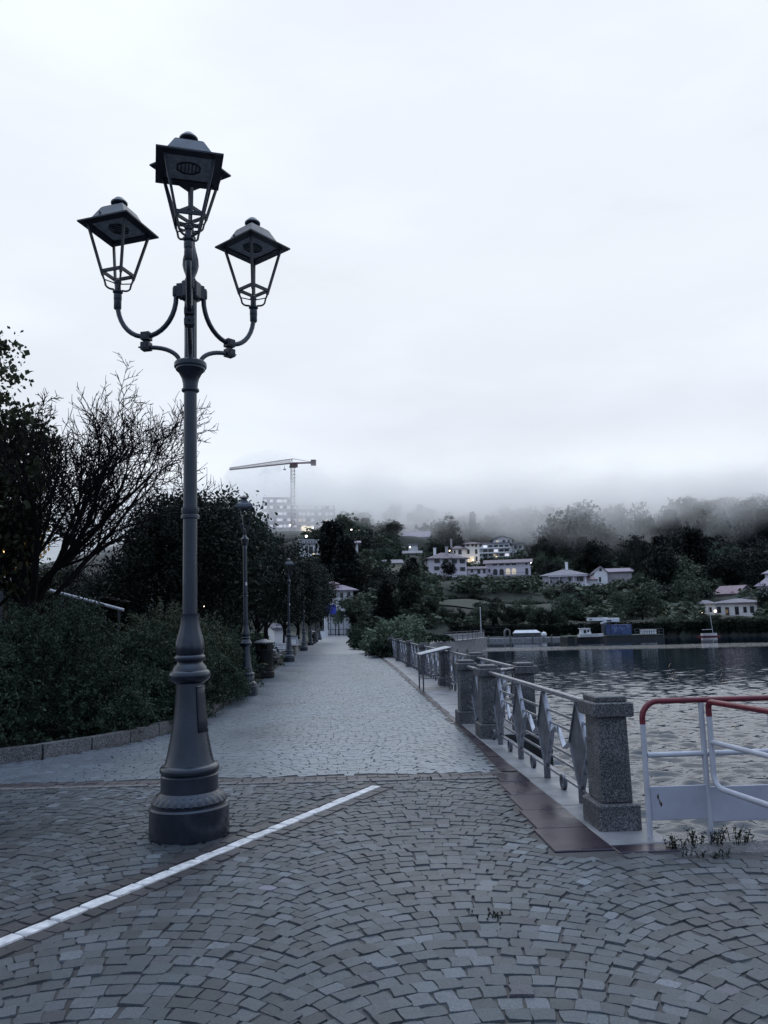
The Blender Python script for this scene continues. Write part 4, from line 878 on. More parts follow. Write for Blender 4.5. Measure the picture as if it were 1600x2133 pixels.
BUSH = [('big dark bush with arching sprays at the left edge', 45, 12.3, 1.45, 1.15, 2.15, 1600, 42, 'hedge', 0.042), ('dark bush filling the corner behind the kerb at the left edge', -75, 11.0, 0.8, 0.7, 1.45, 600, 40, 'hedge', 0.042), ('low wide spreading bush in front of the hedge, left of the big lamp post', 298, 13.7, 0.82, 0.75, 1.05, 1150, 42, 'hedge', 0.038), ('low spreading bush just behind the big lamp post', 395, 15.6, 0.42, 1.0, 1.12, 800, 42, 'hedge', 0.038), ('low bush spilling over the kerb before the nearest single lamp', 446, 17.6, 0.42, 1.2, 1.05, 800, 42, 'hedge', 0.04), ('low dark bush between the left bush and the kerb', 190, 12.5, 0.75, 0.55, 0.95, 700, 42, 'hedge', 0.038), ('tall dark hedge shrub under the bare tree', 235, 15.4, 1.3, 0.9, 1.85, 1000, 42, 'hedge', 0.05), ('hedge shrub with pale leaf tips left of the big lamp post', 325, 16.6, 0.95, 0.8, 2.0, 800, 40, 'hedge_light', 0.055), ('dense dark hedge shrub behind the pale-tipped one', 350, 17.6, 1.4, 0.8, 1.85, 800, 42, 'hedge', 0.05), ('pale leaved hedge shrub right of the big lamp post', 425, 18.6, 0.75, 0.8, 2.0, 600, 40, 'hedge_light', 0.055), ('rounded dark shrub touching the nearest single lamp', 463, 20.1, 0.62, 0.85, 1.8, 700, 42, 'hedge', 0.05), ('dark hedge shrub at the back left of the bed', 90, 16.5, 1.6, 0.9, 2.1, 950, 40, 'hedge', 0.05)]
for i, (lb, px, Y, rx, ry, h, ns, lv, mm, ls) in enumerate(BUSH):
    x = P(px, 1400, Y).x; t = thing('bush', lb, 'bush', (x, Y, .08), 0, 'bushes in the planting bed'); me = spray_bush(rx, ry, h, ns, lv, ls, .55, i); link('foliage', me, M[mm] if mm == 'hedge' else M['hedge_light'], t); link('stems', bush_core(rx, ry, h), M['bark'], t)
for lb, px, Y, rx, ry, h in (('dark shrub mass under the trees left of the bare trunk', 60, 23, 2.6, 1.2, 2.5), ('dark shrub mass under the trees right of the bare trunk', 230, 24.5, 2.6, 1.2, 2.3), ('dark shrub mass just left of the big lamp post, below the tallest tree', 350, 25.5, 2.0, 1.2, 2.2), ('dark shrub mass between the big lamp and the nearest single lamp', 455, 26.5, 1.7, 1.2, 2.1)):
    t = thing('shrub', lb, 'shrub', (P(px, 1400, Y).x, Y, .2)); link('foliage', spray_bush(rx, ry, h, 700, 36, .075, .4, Y), M['oak'], t); link('stems', bush_core(rx, ry, h), M['bark'], t)
# ground ivy along the kerb
kp = np.array([(pl[k].x-.12-abs(rng.normal(0, .18)), pl[k].y+rng.normal(0, .05)+.12, .12+abs(rng.normal(0, .05))) for k in rng.integers(0, len(pl), 2600)])
iv = link('ground_ivy', np_mesh('ground_ivy', leaf_quads(kp, .045, 1.4, 1.0), quadidx(len(kp))), M['hedge']); tag(iv, 'ivy creeping along the inside of the granite kerb', 'ground cover', None, 'stuff')

# light shrub and dark shrubs on the lake side
for lb, px, Y, rx, ry, h, mm, ls, ns in (('large light green shrub growing over the railing', 832, 43, 1.35, 2.2, 2.35, 'shrub_light', .15, 520), ('smaller green shrub left of the large light green one', 787, 47, .8, 1.5, 1.45, 'shrub_light', .13, 260), ('dark low shrub at the far right side of the walk', 762, 56, .9, 2.2, 1.4, 'hedge', .12, 400), ('small dark shrub under the large light green one', 800, 40.5, .6, 1.0, 1.0, 'hedge', .09, 260), ('dark shrub furthest along the right side of the walk', 752, 72, 1.0, 2.4, 1.5, 'hedge', .14, 300), ('low green plants on the bend of the bay', 905, 72, 1.6, 2.5, .8, 'hedge', .12, 300)):
    x = P(px, 1320, Y).x; t = thing('shrub', lb, 'shrub', (x, Y, .0)); link('foliage', spray_bush(rx, ry, h, ns, 34, ls, .35, Y), M[mm], t); link('stems', bush_core(rx, ry, h), M['bark'], t)
# weeds by the gangway and between the stones
def weed(label, x, y, z, n, sp, h, name='weed'):
    t = thing(name, label, 'weed', (x, y, z)); C = []; st = MB()
    for i in range(n):
        bx, by = rng.normal(0, sp), rng.normal(0, .03); hh = h*rng.uniform(.35, 1.1); lx, ly = rng.normal(0, .3)*hh, rng.normal(0, .3)*hh
        st.tube([(bx, by, 0), (bx+lx*.4, by+ly*.4, hh*.6), (bx+lx, by+ly, hh)], [.003, .0024, .001], 4, caps=False)
        m = int(18*hh/h)+5; q = rng.random(m); C.append(np.stack([bx+lx*q, by+ly*q, hh*q], 1)+rng.normal(0, .012*min(1, h/.12), (m, 3)))
    C = np.concatenate(C); C[:, 2] = np.maximum(C[:, 2], .003); link('leaves', np_mesh('leaves', leaf_quads(C, .02*min(1, .4+h/.2), 2.4, .4), quadidx(len(C))), M['weed'], t); st.build('stems', M['bark'], t)
weed('dark weeds at the quay edge left of the white gate post', 2.66, 5.74, 0, 14, .1, .11); weed('dark weeds at the quay edge right of the white gate post', 3.0, 5.74, 0, 13, .09, .11); weed('low weeds at the foot of the first white post', 2.44, 5.66, 0, 14, .07, .1); weed('flat weeds between the red stones and the cobbles', 2.55, 5.42, 0, 16, .1, .05)
weed('small tuft of grass in a gap between the cobbles', G(1025, 1908).x, G(1025, 1908).y, 0, 16, .055, .022); weed('brownish tuft on the pale cross strip', G(885, 1622).x, G(885, 1622).y, 0, 12, .06, .025)

# stair handrail, shelter frame, lamp glow at far left
hr = thing('stair_handrail', 'pale metal handrail sloping down behind the bare tree', 'handrail'); a, c = P(-60, 1186, 17.5), P(258, 1271, 17.5)
MB().tube([a, c], .035, 10).build('rail', M['white_paint'], hr)
for t_ in (.02, .35, .6, .97): q = a.lerp(c, t_); MB().tube([(q.x, q.y, q.z-1.0), (q.x, q.y, q.z-.02)], .025, 8).build('post', M['iron_dark'], hr)
sh = thing('shelter', 'small dark timber shelter frame with a shallow pitched roof behind the hedge', 'shelter', (P(227, 1290, 24).x, 24, tz(-7, 24)))
for x in (-.46, 0, .46): MB().bar((x, 0, 0), (x, 0, 2.1 if x else 2.45), .08, .08).build('post', M['bark'], sh)
T1 = MB(); T1.bar((-.62, 0, 2.05), (0, 0, 2.22), 1.2, .05); T1.bar((0, 0, 2.22), (.62, 0, 2.05), 1.2, .05); T1.build('roof', M['iron_dark'], sh)
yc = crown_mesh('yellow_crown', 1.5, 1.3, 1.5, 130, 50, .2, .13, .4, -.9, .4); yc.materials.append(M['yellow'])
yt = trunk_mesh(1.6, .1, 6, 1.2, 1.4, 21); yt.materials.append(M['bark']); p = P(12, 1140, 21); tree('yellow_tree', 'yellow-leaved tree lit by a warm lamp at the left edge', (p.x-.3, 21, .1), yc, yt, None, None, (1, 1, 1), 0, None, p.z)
gl = thing('park_lamp', 'warm glowing park lamp half hidden among the yellow leaves', 'lamp', (P(8, 1140, 19.2).x, 19.2, .1)); MB().tube([(0, 0, 0), (0, 0, 3.2)], .04, 8).build('post', M['iron_dark'], gl); MB().lathe([(.02, 3.2), (.1, 3.25), (.14, 3.35), (.1, 3.45), (.01, 3.5)], 16).build('globe', mat_emit('warm_glow', (1, .62, .22), 3), gl)
ld = bpy.data.lights.new('park_lamp_light', 'POINT'); ld.energy = 26; ld.color = (1, .66, .28); ld.shadow_soft_size = .2; lo = bpy.data.objects.new('park_lamp_light', ld); col.objects.link(lo); lo.parent = gl; lo.location = (0, .35, 3.35)
# ------------------------------------------------------------------ lawn blades of the park bank
gx = rng.uniform(-11, -2.75, 26000); gy = 22+rng.random(26000)**1.6*70; gz = land_z(gx, gy)
gp = np.stack([gx, gy, gz+.03], 1); lawn = link('lawn_grass', np_mesh('lawn_grass', leaf_quads(gp, .16, 3, -.5), quadidx(len(gp))), mat_leaf('lawn', (.03, .055, .02), (.07, .11, .04), .2, .6)); tag(lawn, 'short grass of the park lawn', 'grass', None, 'stuff')

# ------------------------------------------------------------------ houses of the far shore
def plaster(name, c1, c2): return mat_noise(name, c1, c2, .5, .8, 6, .1, .03)
HM = dict(lilac=plaster('plaster_lilac', (.56, .53, .6), (.7, .66, .73)), white=plaster('plaster_white', (.7, .71, .76), (.85, .86, .88)), pale=plaster('plaster_pale', (.5, .51, .55), (.66, .67, .7)), yellow=plaster('plaster_yellow', (.5, .46, .34), (.62, .57, .42)), stone=plaster('plaster_stone', (.3, .29, .31), (.44, .42, .45)))
def roof_mat(name, c1, c2):
    m, nt, b = new_mat(name); tc = N(nt, 'ShaderNodeTexCoord'); wv = N(nt, 'ShaderNodeTexWave'); wv.inputs['Scale'].default_value = 1.6; wv.inputs['Distortion'].default_value = 1; nt.links.new(tc.outputs['Object'], wv.inputs[0])
    n = noise_node(nt, .9, 6, .7); r = ramp(nt, n.outputs[0], [(.3, c1), (.7, c2)]); nt.links.new(r.outputs[0], b.inputs['Base Color']); b.inputs['Roughness'].default_value = .7; bump(nt, b, wv.outputs[0], .6, .06); return m
RM = dict(tile=roof_mat('roof_tile', (.11, .09, .115), (.21, .175, .205)), red=roof_mat('roof_red', (.18, .125, .15), (.32, .23, .26)), grey=roof_mat('roof_grey', (.14, .135, .165), (.25, .24, .28)), mauve=roof_mat('roof_mauve', (.22, .185, .24), (.34, .29, .35)))
M['pane'] = mat_noise('window_dark', (.008, .009, .012), (.02, .022, .028), 2, .15, 3, 0); M['shutter'] = mat_noise('shutter', (.015, .017, .022), (.03, .033, .04), 9, .6, 3, .2, .01)
M['lit'] = mat_emit('window_lit', (1, .82, .6), .7); M['lit_soft'] = mat_emit('window_lit_soft', (1, .82, .62), .26); M['lit_cold'] = mat_emit('window_lit_cold', (.95, .93, 1), .55)
M['frame'] = mat_noise('window_frame', (.5, .5, .53), (.65, .65, .68), 3, .6, 3, 0)
RECT = []                                              # picture boxes that trees in front must leave open
def house(label, px0, px1, base, eave, ridge, Y, wall, roof, depth=9, yaw=0, kind='hip', wins=(), over=.5, below=5, cat='house', name='house', keep=True, side=()):
    a, c = P(px0, base, Y), P(px1, base, Y); W = (c-a).length; x = (a.x+c.x)/2; z = (a.z+c.z)/2
    he = P((px0+px1)/2, eave, Y).z-z; hr_ = P((px0+px1)/2, ridge, Y).z-z-he; hr_ = max(hr_, .25)
    t = thing(name, label, cat, (x, Y, z), -math.atan2(x, Y)*.9+R(yaw)); w2 = W/2
    if keep: RECT.append((px0-4, ridge, px1+4, base+2, Y))
    MB().box(-w2, w2, 0, depth, -below, he).build('wall', wall, t)
    r = MB(); o = over; X, Y0, Y1 = w2+o, -o, depth+o
    if kind == 'hip':
        k = min(w2, depth/2+o); zz = he+hr_; my = (Y0+Y1)/2
        vs = [(-X, Y0, he), (X, Y0, he), (X, Y1, he), (-X, Y1, he), (-X+k, my, zz), (X-k, my, zz)]
        vs2 = [(v[0], v[1], v[2]-.18) for v in vs[:4]]
        r.add(vs+vs2, [(0, 1, 5, 4), (1, 2, 5), (2, 3, 4, 5), (3, 0, 4), (6, 7, 1, 0), (7, 8, 2, 1), (8, 9, 3, 2), (9, 6, 0, 3), (9, 8, 7, 6)])
    elif kind == 'gable':                               # ridge along x
        my = (Y0+Y1)/2; zz = he+hr_; r.add([(-X, Y0, he-.1), (X, Y0, he-.1), (X, my, zz), (-X, my, zz), (X, Y1, he-.1), (-X, Y1, he-.1)]+[(-X, Y0, he-.3), (X, Y0, he-.3), (X, my, zz-.2), (-X, my, zz-.2), (X, Y1, he-.3), (-X, Y1, he-.3)], [(0, 1, 2, 3), (3, 2, 4, 5), (7, 6, 9, 8), (8, 9, 11, 10), (6, 7, 1, 0), (10, 11, 5, 4), (0, 3, 9, 6), (3, 5, 11, 9), (1, 7, 8, 2), (2, 8, 10, 4)])
        for sx in (-w2, w2): t_ = MB(); t_.add([(sx-.01, .0, he), (sx-.01, depth, he), (sx-.01, depth/2, zz-.25), (sx+.01, 0, he), (sx+.01, depth, he), (sx+.01, depth/2, zz-.25)], [(0, 1, 2), (5, 4, 3), (0, 2, 5, 3), (1, 4, 5, 2)]); t_.build('gable', wall, t)
    elif kind == 'front':                               # gable end towards the lake
        zz = he+hr_; r.add([(-X, Y0, he-.1), (0, Y0, zz), (X, Y0, he-.1), (-X, Y1, he-.1), (0, Y1, zz), (X, Y1, he-.1)]+[(-X, Y0, he-.35), (0, Y0, zz-.25), (X, Y0, he-.35), (-X, Y1, he-.35), (0, Y1, zz-.25), (X, Y1, he-.35)], [(0, 3, 4, 1), (1, 4, 5, 2), (6, 7, 10, 9), (7, 8, 11, 10), (0, 1, 7, 6), (1, 2, 8, 7), (3, 9, 10, 4), (4, 10, 11, 5), (0, 6, 9, 3), (2, 5, 11, 8)])
        MB().add([(-w2, -.01, he), (w2, -.01, he), (0, -.01, zz-.25), (-w2, .15, he), (w2, .15, he), (0, .15, zz-.25)], [(0, 1, 2), (5, 4, 3), (0, 2, 5, 3), (1, 4, 5, 2)]).build('gable', wall, t)
    else: r.box(-X, X, Y0, Y1, he, he+hr_)
    r.build('roof', roof, t)
    for (u, v, ww, wh, kd) in wins:                     # u,v: window centre as photo pixels
        q = P(u, v, Y); lx = (u-(px0+px1)/2)/(px1-px0)*W; lz = q.z-z
        wd_ = ww/(px1-px0)*W; hh = wh*Y/F
        fr = MB().box(lx-wd_/2-.08, lx+wd_/2+.08, -.05, .02, lz-hh/2-.08, lz+hh/2+.08).build('window', M['frame'] if kd != 'dark' else M['shutter'], t)
        b = MB()
        if kd in ('arch', 'arch_lit'):
            b.add([(lx-wd_/2, -.08, lz-hh/2), (lx+wd_/2, -.08, lz-hh/2)]+[(lx+wd_/2*math.cos(a_), -.08, lz+hh*.18+hh*.32*math.sin(a_)) for a_ in [PI*k/8 for k in range(9)]], [tuple(range(11))])
        else: b.box(lx-wd_/2, lx+wd_/2, -.09, .0, lz-hh/2, lz+hh/2)
        b.build('pane', M['lit'] if kd == 'lit' else M['lit_soft'] if kd in ('arch_lit', 'soft') else M['lit_cold'] if kd == 'cold' else M['pane'], fr)
        if kd == 'shut':
            sw = wd_*.55
            MB().box(lx-wd_/2-sw, lx-wd_/2-.02, -.14, -.02, lz-hh/2, lz+hh/2).box(lx+wd_/2+.02, lx+wd_/2+sw, -.14, -.02, lz-hh/2, lz+hh/2).build('shutter', M['shutter'], fr)
    for (ly, v, ww, wh) in side:                        # windows of the left end wall
        lz = P(px0, v, Y).z-z; MB().box(-w2-.06, -w2+.01, ly-ww/2, ly+ww/2, lz-wh/2, lz+wh/2).build('window', M['shutter'], t)
    return t, W, he, hr_
def chimney(t, x, y, z0, z1, m='stone'): MB().box(x-.4, x+.4, y-.35, y+.35, z0, z1).box(x-.5, x+.5, y-.45, y+.45, z1, z1+.2).build('chimney', HM[m], t)
t, W, he, hr_ = house('lilac hip-roofed villa with dark shutters, half hidden by a round dark tree', 893, 974, 1203, 1163, 1148, 250, HM['lilac'], RM['tile'], 11, 14, wins=[(911, 1169, 5, 8, 'shut'), (948, 1169, 5, 8, 'shut'), (965, 1169, 5, 8, 'shut'), (930, 1169, 5, 7, 'shut'), (910, 1184, 5, 8, 'shut'), (965, 1185, 5, 8, 'shut')], over=.9, side=[(3, 1170, .9, 1.4), (7, 1172, .9, 1.4)])
chimney(t, .6, 3, he+.5, he+hr_+1.6); chimney(t, -3, 5, he+1, he+hr_+1.4, 'white')
t, W, he, hr_ = house('long lilac house with four arches, two of them lit, and a balcony', 1013, 1105, 1207, 1172, 1163, 255, HM['lilac'], RM['tile'], 10, -3, 'gable', wins=[(1033, 1191, 9, 13, 'arch'), (1046, 1191, 9, 13, 'arch'), (1059, 1190, 9, 13, 'arch_lit'), (1071, 1190, 9, 13, 'arch_lit'), (1033, 1175, 8, 4, 'dark'), (1046, 1175, 8, 4, 'dark'), (1059, 1175, 8, 4, 'dark'), (1071, 1175, 8, 4, 'dark'), (1097, 1174, 4, 5, 'dark'), (1097, 1191, 5, 13, 'dark'), (1021, 1188, 3, 6, 'dark')], over=.8)
bl = MB(); zb = P(1060, 1199, 255).z-t.location.z; bl.box(-W/2+1.5, W/2-.2, -1.3, -.06, zb-.2, zb); bl.build('balcony', HM['stone'], t); rl_ = MB(); [rl_.box(-W/2+1.5+k*.4, -W/2+1.56+k*.4, -1.3, -1.25, zb, zb+.95) for k in range(int((W-1.8)/.4))]; rl_.box(-W/2+1.5, W/2-.2, -1.31, -1.24, zb+.95, zb+1.02); rl_.build('balcony_railing', M['iron_dark'], t)
house('small low link house between the villa and the arched house', 975, 1013, 1206, 1184, 1178, 252, HM['lilac'], RM['tile'], 8, 0, 'gable', wins=[(984, 1189, 4, 6, 'dark'), (998, 1190, 5, 9, 'dark'), (1009, 1190, 4, 8, 'dark')])
t, W, he, hr_ = house('white three-storey tower house with a lit ground floor, above the lilac villa', 970, 1000, 1176, 1133, 1127, 292, HM['white'], RM['tile'], 9, 0, wins=[(976, 1135, 5, 5, 'dark'), (986, 1135, 4, 5, 'dark'), (993, 1136, 3, 6, 'dark'), (977, 1149, 4, 9, 'dark'), (993, 1149, 4, 9, 'dark'), (993, 1164, 3, 9, 'dark'), (984, 1165, 8, 12, 'soft'), (977, 1167, 4, 8, 'soft')], over=1.0, below=7)
house('lower white wing with a hip roof left of the tower house', 944, 971, 1172, 1143, 1135, 291, HM['white'], RM['tile'], 8, 8, wins=[(959, 1150, 6, 9, 'dark'), (948, 1150, 3, 6, 'dark')], over=.8, below=7); chimney(t, -8, 2, he-1, he+2.2)
t, W, he, hr_ = house('pale terraced block with long balconies and a lit corner', 1001, 1062, 1166, 1133, 1130, 322, HM['pale'], RM['grey'], 14, -4, 'flat', wins=[(1012+k*11, v, 8, 5, 'dark' if (k*3+i) % 7 else 'cold') for i, v in enumerate((1138, 1147, 1156)) for k in range(5)]+[(1033, 1158, 7, 7, 'lit')], below=8)
bb2 = MB(); [bb2.box(-W/2-.3, W/2+.3, -1.4, -.02, zz, zz+.5) for zz in (he*.08, he*.4, he*.7)]; bb2.build('balcony', HM['white'], t)
house('white gable-roofed house at the top of the terraced block', 1028, 1066, 1142, 1124, 1116, 340, HM['white'], RM['grey'], 10, 0, 'front', wins=[(1037, 1128, 5, 6, 'soft'), (1050, 1128, 5, 6, 'dark'), (1060, 1128, 3, 5, 'dark')], over=1.2, below=10)
house('low pale wing right of the white gable-roofed house', 1068, 1090, 1146, 1134, 1131, 338, HM['pale'], RM['grey'], 8, 0, 'flat', wins=[(1075, 1139, 6, 5, 'dark'), (1084, 1139, 5, 5, 'dark')], over=.8, below=9)
t, W, he, hr_ = house('single-storey hip-roofed villa with a deep porch, above the pale green tree', 1132, 1219, 1219, 1198, 1184, 235, HM['lilac'], RM['grey'], 12, -6, wins=[(1168, 1207, 4, 8, 'dark'), (1187, 1207, 4, 8, 'dark'), (1203, 1207, 3, 8, 'dark'), (1208, 1207, 3, 8, 'dark'), (1212, 1207, 3, 8, 'dark')], over=1.0)
pr_ = MB(); pr_.box(-W/2+2, W/2+.6, -2.8, -.52, he-.55, he-.3); [pr_.box(x-.12, x+.12, -2.6, -2.36, .0, he-.55) for x in (-W/2+2.3, -W/2+5.5, W/2-3.5, W/2)]; pr_.build('porch', HM['lilac'], t); MB().box(-W/2+3, W/2+.8, -3.0, -.05, -.6, 0.05).build('terrace', HM['white'], t); chimney(t, 0.5, 7, he+1, he+hr_+2.2, 'white')
t, W, he, hr_ = house('white house with an ornate gable, right of the hip-roofed villa', 1240, 1266, 1221, 1192, 1179, 240, HM['white'], RM['mauve'], 14, 4, 'front', wins=[(1253, 1187, 4, 5, 'dark'), (1251, 1207, 3, 9, 'dark')], over=.5)
house('long wing with a pale parapet roof behind the ornate gable', 1262, 1315, 1212, 1190, 1181, 243, HM['stone'], RM['mauve'], 12, 4, 'gable', over=.7); house('small low annex with a red roof left of the ornate gable', 1219, 1242, 1218, 1207, 1199, 238, HM['white'], RM['red'], 7, 0, 'hip', over=.5)
t, W, he, hr_ = house('long white low house with a row of dark shuttered doors near the shore', 1489, 1582, 1284, 1255, 1246, 190, HM['white'], RM['grey'], 10, -8, wins=[(1503, 1270, 6, 12, 'dark'), (1518, 1273, 6, 16, 'dark'), (1536, 1272, 6, 16, 'dark'), (1551, 1270, 5, 11, 'dark'), (1564, 1270, 6, 13, 'dark'), (1574, 1277, 6, 8, 'dark')], over=.8)
house('white end pavilion of the long low house, with one dark door', 1468, 1490, 1277, 1257, 1249, 188.5, HM['white'], RM['grey'], 8, 12, wins=[(1480, 1270, 5, 9, 'dark')], over=.6)
house('stone barn with a pinkish sloping roof above the long white house', 1490, 1536, 1248, 1236, 1219, 212, HM['stone'], RM['red'], 9, -30, 'gable', wins=[(1527, 1236, 6, 5, 'dark')], over=.7)
house('white tower house with a grey pyramid roof at the right edge', 1583, 1630, 1246, 1220, 1203, 222, HM['white'], RM['mauve'], 9, 0, wins=[(1596, 1230, 4, 7, 'dark')], over=.9); house('upper turret of the tower house at the right edge', 1597, 1625, 1210, 1194, 1186, 228, HM['white'], RM['mauve'], 6, 0, over=1.0, below=3)
house('yellow house with a grey roof between the dark trees', 815, 838, 1198, 1172, 1163, 240, HM['yellow'], RM['grey'], 9, 5, 'gable', wins=[(821, 1178, 4, 7, 'dark'), (826, 1190, 3, 6, 'dark')], over=.6); house('grey roofed barn left of the yellow house', 786, 812, 1186, 1170, 1164, 243, HM['pale'], RM['grey'], 8, 0, 'gable', over=.5, keep=False)
house('small dark-roofed shed on the slope above the yellow house', 842, 876, 1160, 1152, 1145, 280, HM['stone'], RM['grey'], 8, 0, 'gable', over=.8); house('small pale hut high on the slope under the purple roof', 851, 870, 1142, 1136, 1133, 300, HM['pale'], RM['grey'], 5, 0, 'flat', over=.3)
house('house with a wide purple roof showing through the mist', 842, 892, 1127, 1119, 1104, 340, HM['stone'], RM['mauve'], 14, -6, 'gable', over=1)
t, W, he, hr_ = house('white villa with a roof balustrade and a lit awning, left of the tall conifer', 624, 668, 1164, 1134, 1131, 225, HM['white'], RM['grey'], 9, 0, 'flat', wins=[(639, 1145, 4, 14, 'dark'), (648, 1146, 7, 14, 'dark'), (658, 1146, 4, 12, 'dark'), (655, 1155, 8, 4, 'lit')], over=.6)
bal = MB(); [bal.box(-W/2+k*.45, -W/2+.2+k*.45, -.4, -.2, he+hr_, he+hr_+.8) for k in range(int(W/.45))]; bal.box(-W/2-.3, W/2+.3, -.5, -.1, he+hr_+.8, he+hr_+.98); bal.build('balustrade', HM['pale'], t)
t, W, he, hr_ = house('pale house with a covered loggia, right of the tall conifer', 722, 746, 1150, 1130, 1124, 235, HM['white'], RM['mauve'], 8, 0, 'gable', wins=[(735, 1134, 14, 6, 'dark'), (737, 1146, 6, 6, 'dark')], over=1)
t, W, he, hr_ = house('pale villa with a purple hip roof at the end of the promenade', 684, 736, 1258, 1229, 1216, 156, HM['white'], RM['mauve'], 9, 6, wins=[(697, 1240, 5, 9, 'dark'), (712, 1240, 5, 9, 'dark'), (727, 1238, 5, 7, 'dark')], over=1.0); MB().box(-W/2, -W/2+2.2, 1, 5, he+.2, he+1.3).frustum(-W/2-.3, -W/2+2.5, .7, 5.3, he+1.31, -W/2+.9, -W/2+1.3, 2.5, 3.5, he+1.9).build('dormer', RM['red'], t)
hut = P(580, 1318, 66); house('pale hut between the tree trunks on the lawn', 571, 590, 1319, 1305, 1298, 66, HM['white'], RM['grey'], 3, 15, 'gable', over=.2, below=1, keep=False, name='hut', cat='hut'); house('yellowish hut behind the tree trunks on the lawn', 588, 597, 1318, 1302, 1296, 70, HM['yellow'], RM['grey'], 3, 0, 'gable', over=.2, below=1, keep=False, name='hut', cat='hut')

# big office block in the mist with its construction crane
Yo = 420; t = thing('office_block', 'large flat-roofed office block with rows of lit windows, dim in the mist', 'building', (P(620, 1112, Yo).x, Yo, P(620, 1112, Yo).z), R(6))
px2m = Yo/F; z0 = t.location.z
def ox(px): return (px-620)*px2m
def oz(py): return P(620, py, Yo).z-z0
MB().box(ox(548), ox(606), 0, 22, -14, oz(1036)).build('tall_wing', HM['stone'], t); MB().box(ox(606.3), ox(700), 1, 20, -14, oz(1052)).build('long_wing', HM['stone'], t)
for wing, pr, y_ in (('tall', (553, 566, 580), -.0), ('long', (586, 594, 602, 615, 625.5, 634, 643, 652, 667, 682, 691), 0)):
    for px in pr:
        for py in (1044, 1057, 1070, 1083, 1096):
            if wing == 'long' and py < 1057 and px > 604: continue
            kd = 'lit' if (random.random() < .12 and py > 1080) else ('lit_cold' if random.random() < .8 else 'pane'); yy = -.06 if px < 606 else .94
            w_ = MB().box(ox(px)-.9, ox(px)+.9, yy-.02, yy+.1, oz(py)-.85, oz(py)+.85).build('window', M['frame'], t); MB().box(ox(px)-.75, ox(px)+.75, yy-.07, yy-.03, oz(py)-.7, oz(py)+.7).build('pane', M[kd], w_)
MB().box(ox(628), ox(650), .5, 1.2, oz(1103)-1.2, oz(1100)+1).build('lit_entrance', mat_emit('entrance_glow', (1, .86, .62), 1.5), t)
RECT.append((560, 1036, 690, 1108, Yo))
def crane(label, px, top, foot, Y, tail, jib0, bodym, rz_=0.0):
    p = P(px, top, Y); q = P(px, foot, Y); t = thing('tower_crane', label, 'crane', (p.x, Y, q.z)); hh = p.z-q.z; s = Y/F
    m = MB(); wv = 1.0*Y/400
    nseg = int(hh/(2*wv))
    for i, j in ((-1, -1), (1, -1), (1, 1), (-1, 1)): m.bar((i*wv, j*wv, 0), (i*wv, j*wv, hh-2), .25, .25)
    for k in range(nseg):
        za, zb = k*(hh-2)/nseg, (k+1)*(hh-2)/nseg
        for (i, j, i2, j2) in ((-1, -1, 1, -1), (1, -1, 1, 1), (1, 1, -1, 1), (-1, 1, -1, -1)): m.bar((i*wv, j*wv, za), (i2*wv, j2*wv, zb), .14, .14); m.bar((i*wv, j*wv, zb), (i2*wv, j2*wv, zb), .14, .14)
    m.build('mast', bodym, t)
    A = Vector(((jib0-px)*s, 0, hh-(12*s))); B_ = Vector((0, 0, hh+1.2*s)); Z = Vector(((tail-px)*s, 0, hh+2.0*s))
    j = MB(); ht = 7*s; n = 26
    for y_ in (-.8, .8): j.bar(A+Vector((0, y_, 0)), B_+Vector((0, y_, 0)), .28, .28)
    j.bar(A+Vector((0, 0, ht*.55)), B_+Vector((0, 0, ht*1.35)), .3, .3)
    for k in range(n):
        a = A.lerp(B_, k/n); c = A.lerp(B_, (k+1)/n); mid = A.lerp(B_, (k+.5)/n)+Vector((0, 0, ht*(.55+.8*(k+.5)/n)))
        for y_ in (-.8, .8): j.bar(a+Vector((0, y_, 0)), mid, .16, .16); j.bar(mid, c+Vector((0, y_, 0)), .16, .16)
    j.build('jib', bodym, t); c_ = MB(); 
    for y_ in (-.8, .8): c_.bar(B_+Vector((0, y_, 0)), Z+Vector((0, y_, 0)), .35, .5)
    c_.bar(B_+Vector((0, 0, ht*1.35)), Z, .2, .2); c_.build('counter_jib', bodym, t)
    MB().box(Z.x-10*s, Z.x+1*s, -1.4, 1.4, Z.z-5.5*s, Z.z+5.5*s).build('counterweight', bodym, t); MB().box(-1.5*wv, 2.6*wv, -1.6*wv, 1.6*wv, hh-6.5*s, hh-1.0*s).box(-1.9*wv, 1.9*wv, -1.9*wv, 1.9*wv, hh-7.4*s, hh-6.6*s).build('cab', bodym, t)
    MB().tube([(-17*s, 0, hh-1), (-17*s, 0, hh-11*s)], .1, 6).box(-17*s-.7, -17*s+.7, -.5, .5, hh-13*s, hh-11*s).build('hook', bodym, t); return t
M['crane_red'] = mat_noise('crane_red', (.05, .022, .03), (.1, .04, .05), 2, .6, 4, 0); M['crane_haze_tint'] = mat_noise('crane_haze_tint', (.7, .71, .73), (.78, .79, .8), 2, .6, 4, 0)  # second crane's near-white colour imitates its fading into the mist
crane('dark red tower crane whose mast fades into the mist', 610, 966, 1100, 400, 658, 478, M['crane_red'])
crane('second crane, a pale ghost in the mist below the first one', 556, 979, 1090, 560, 585, 540, M['crane_haze_tint'])

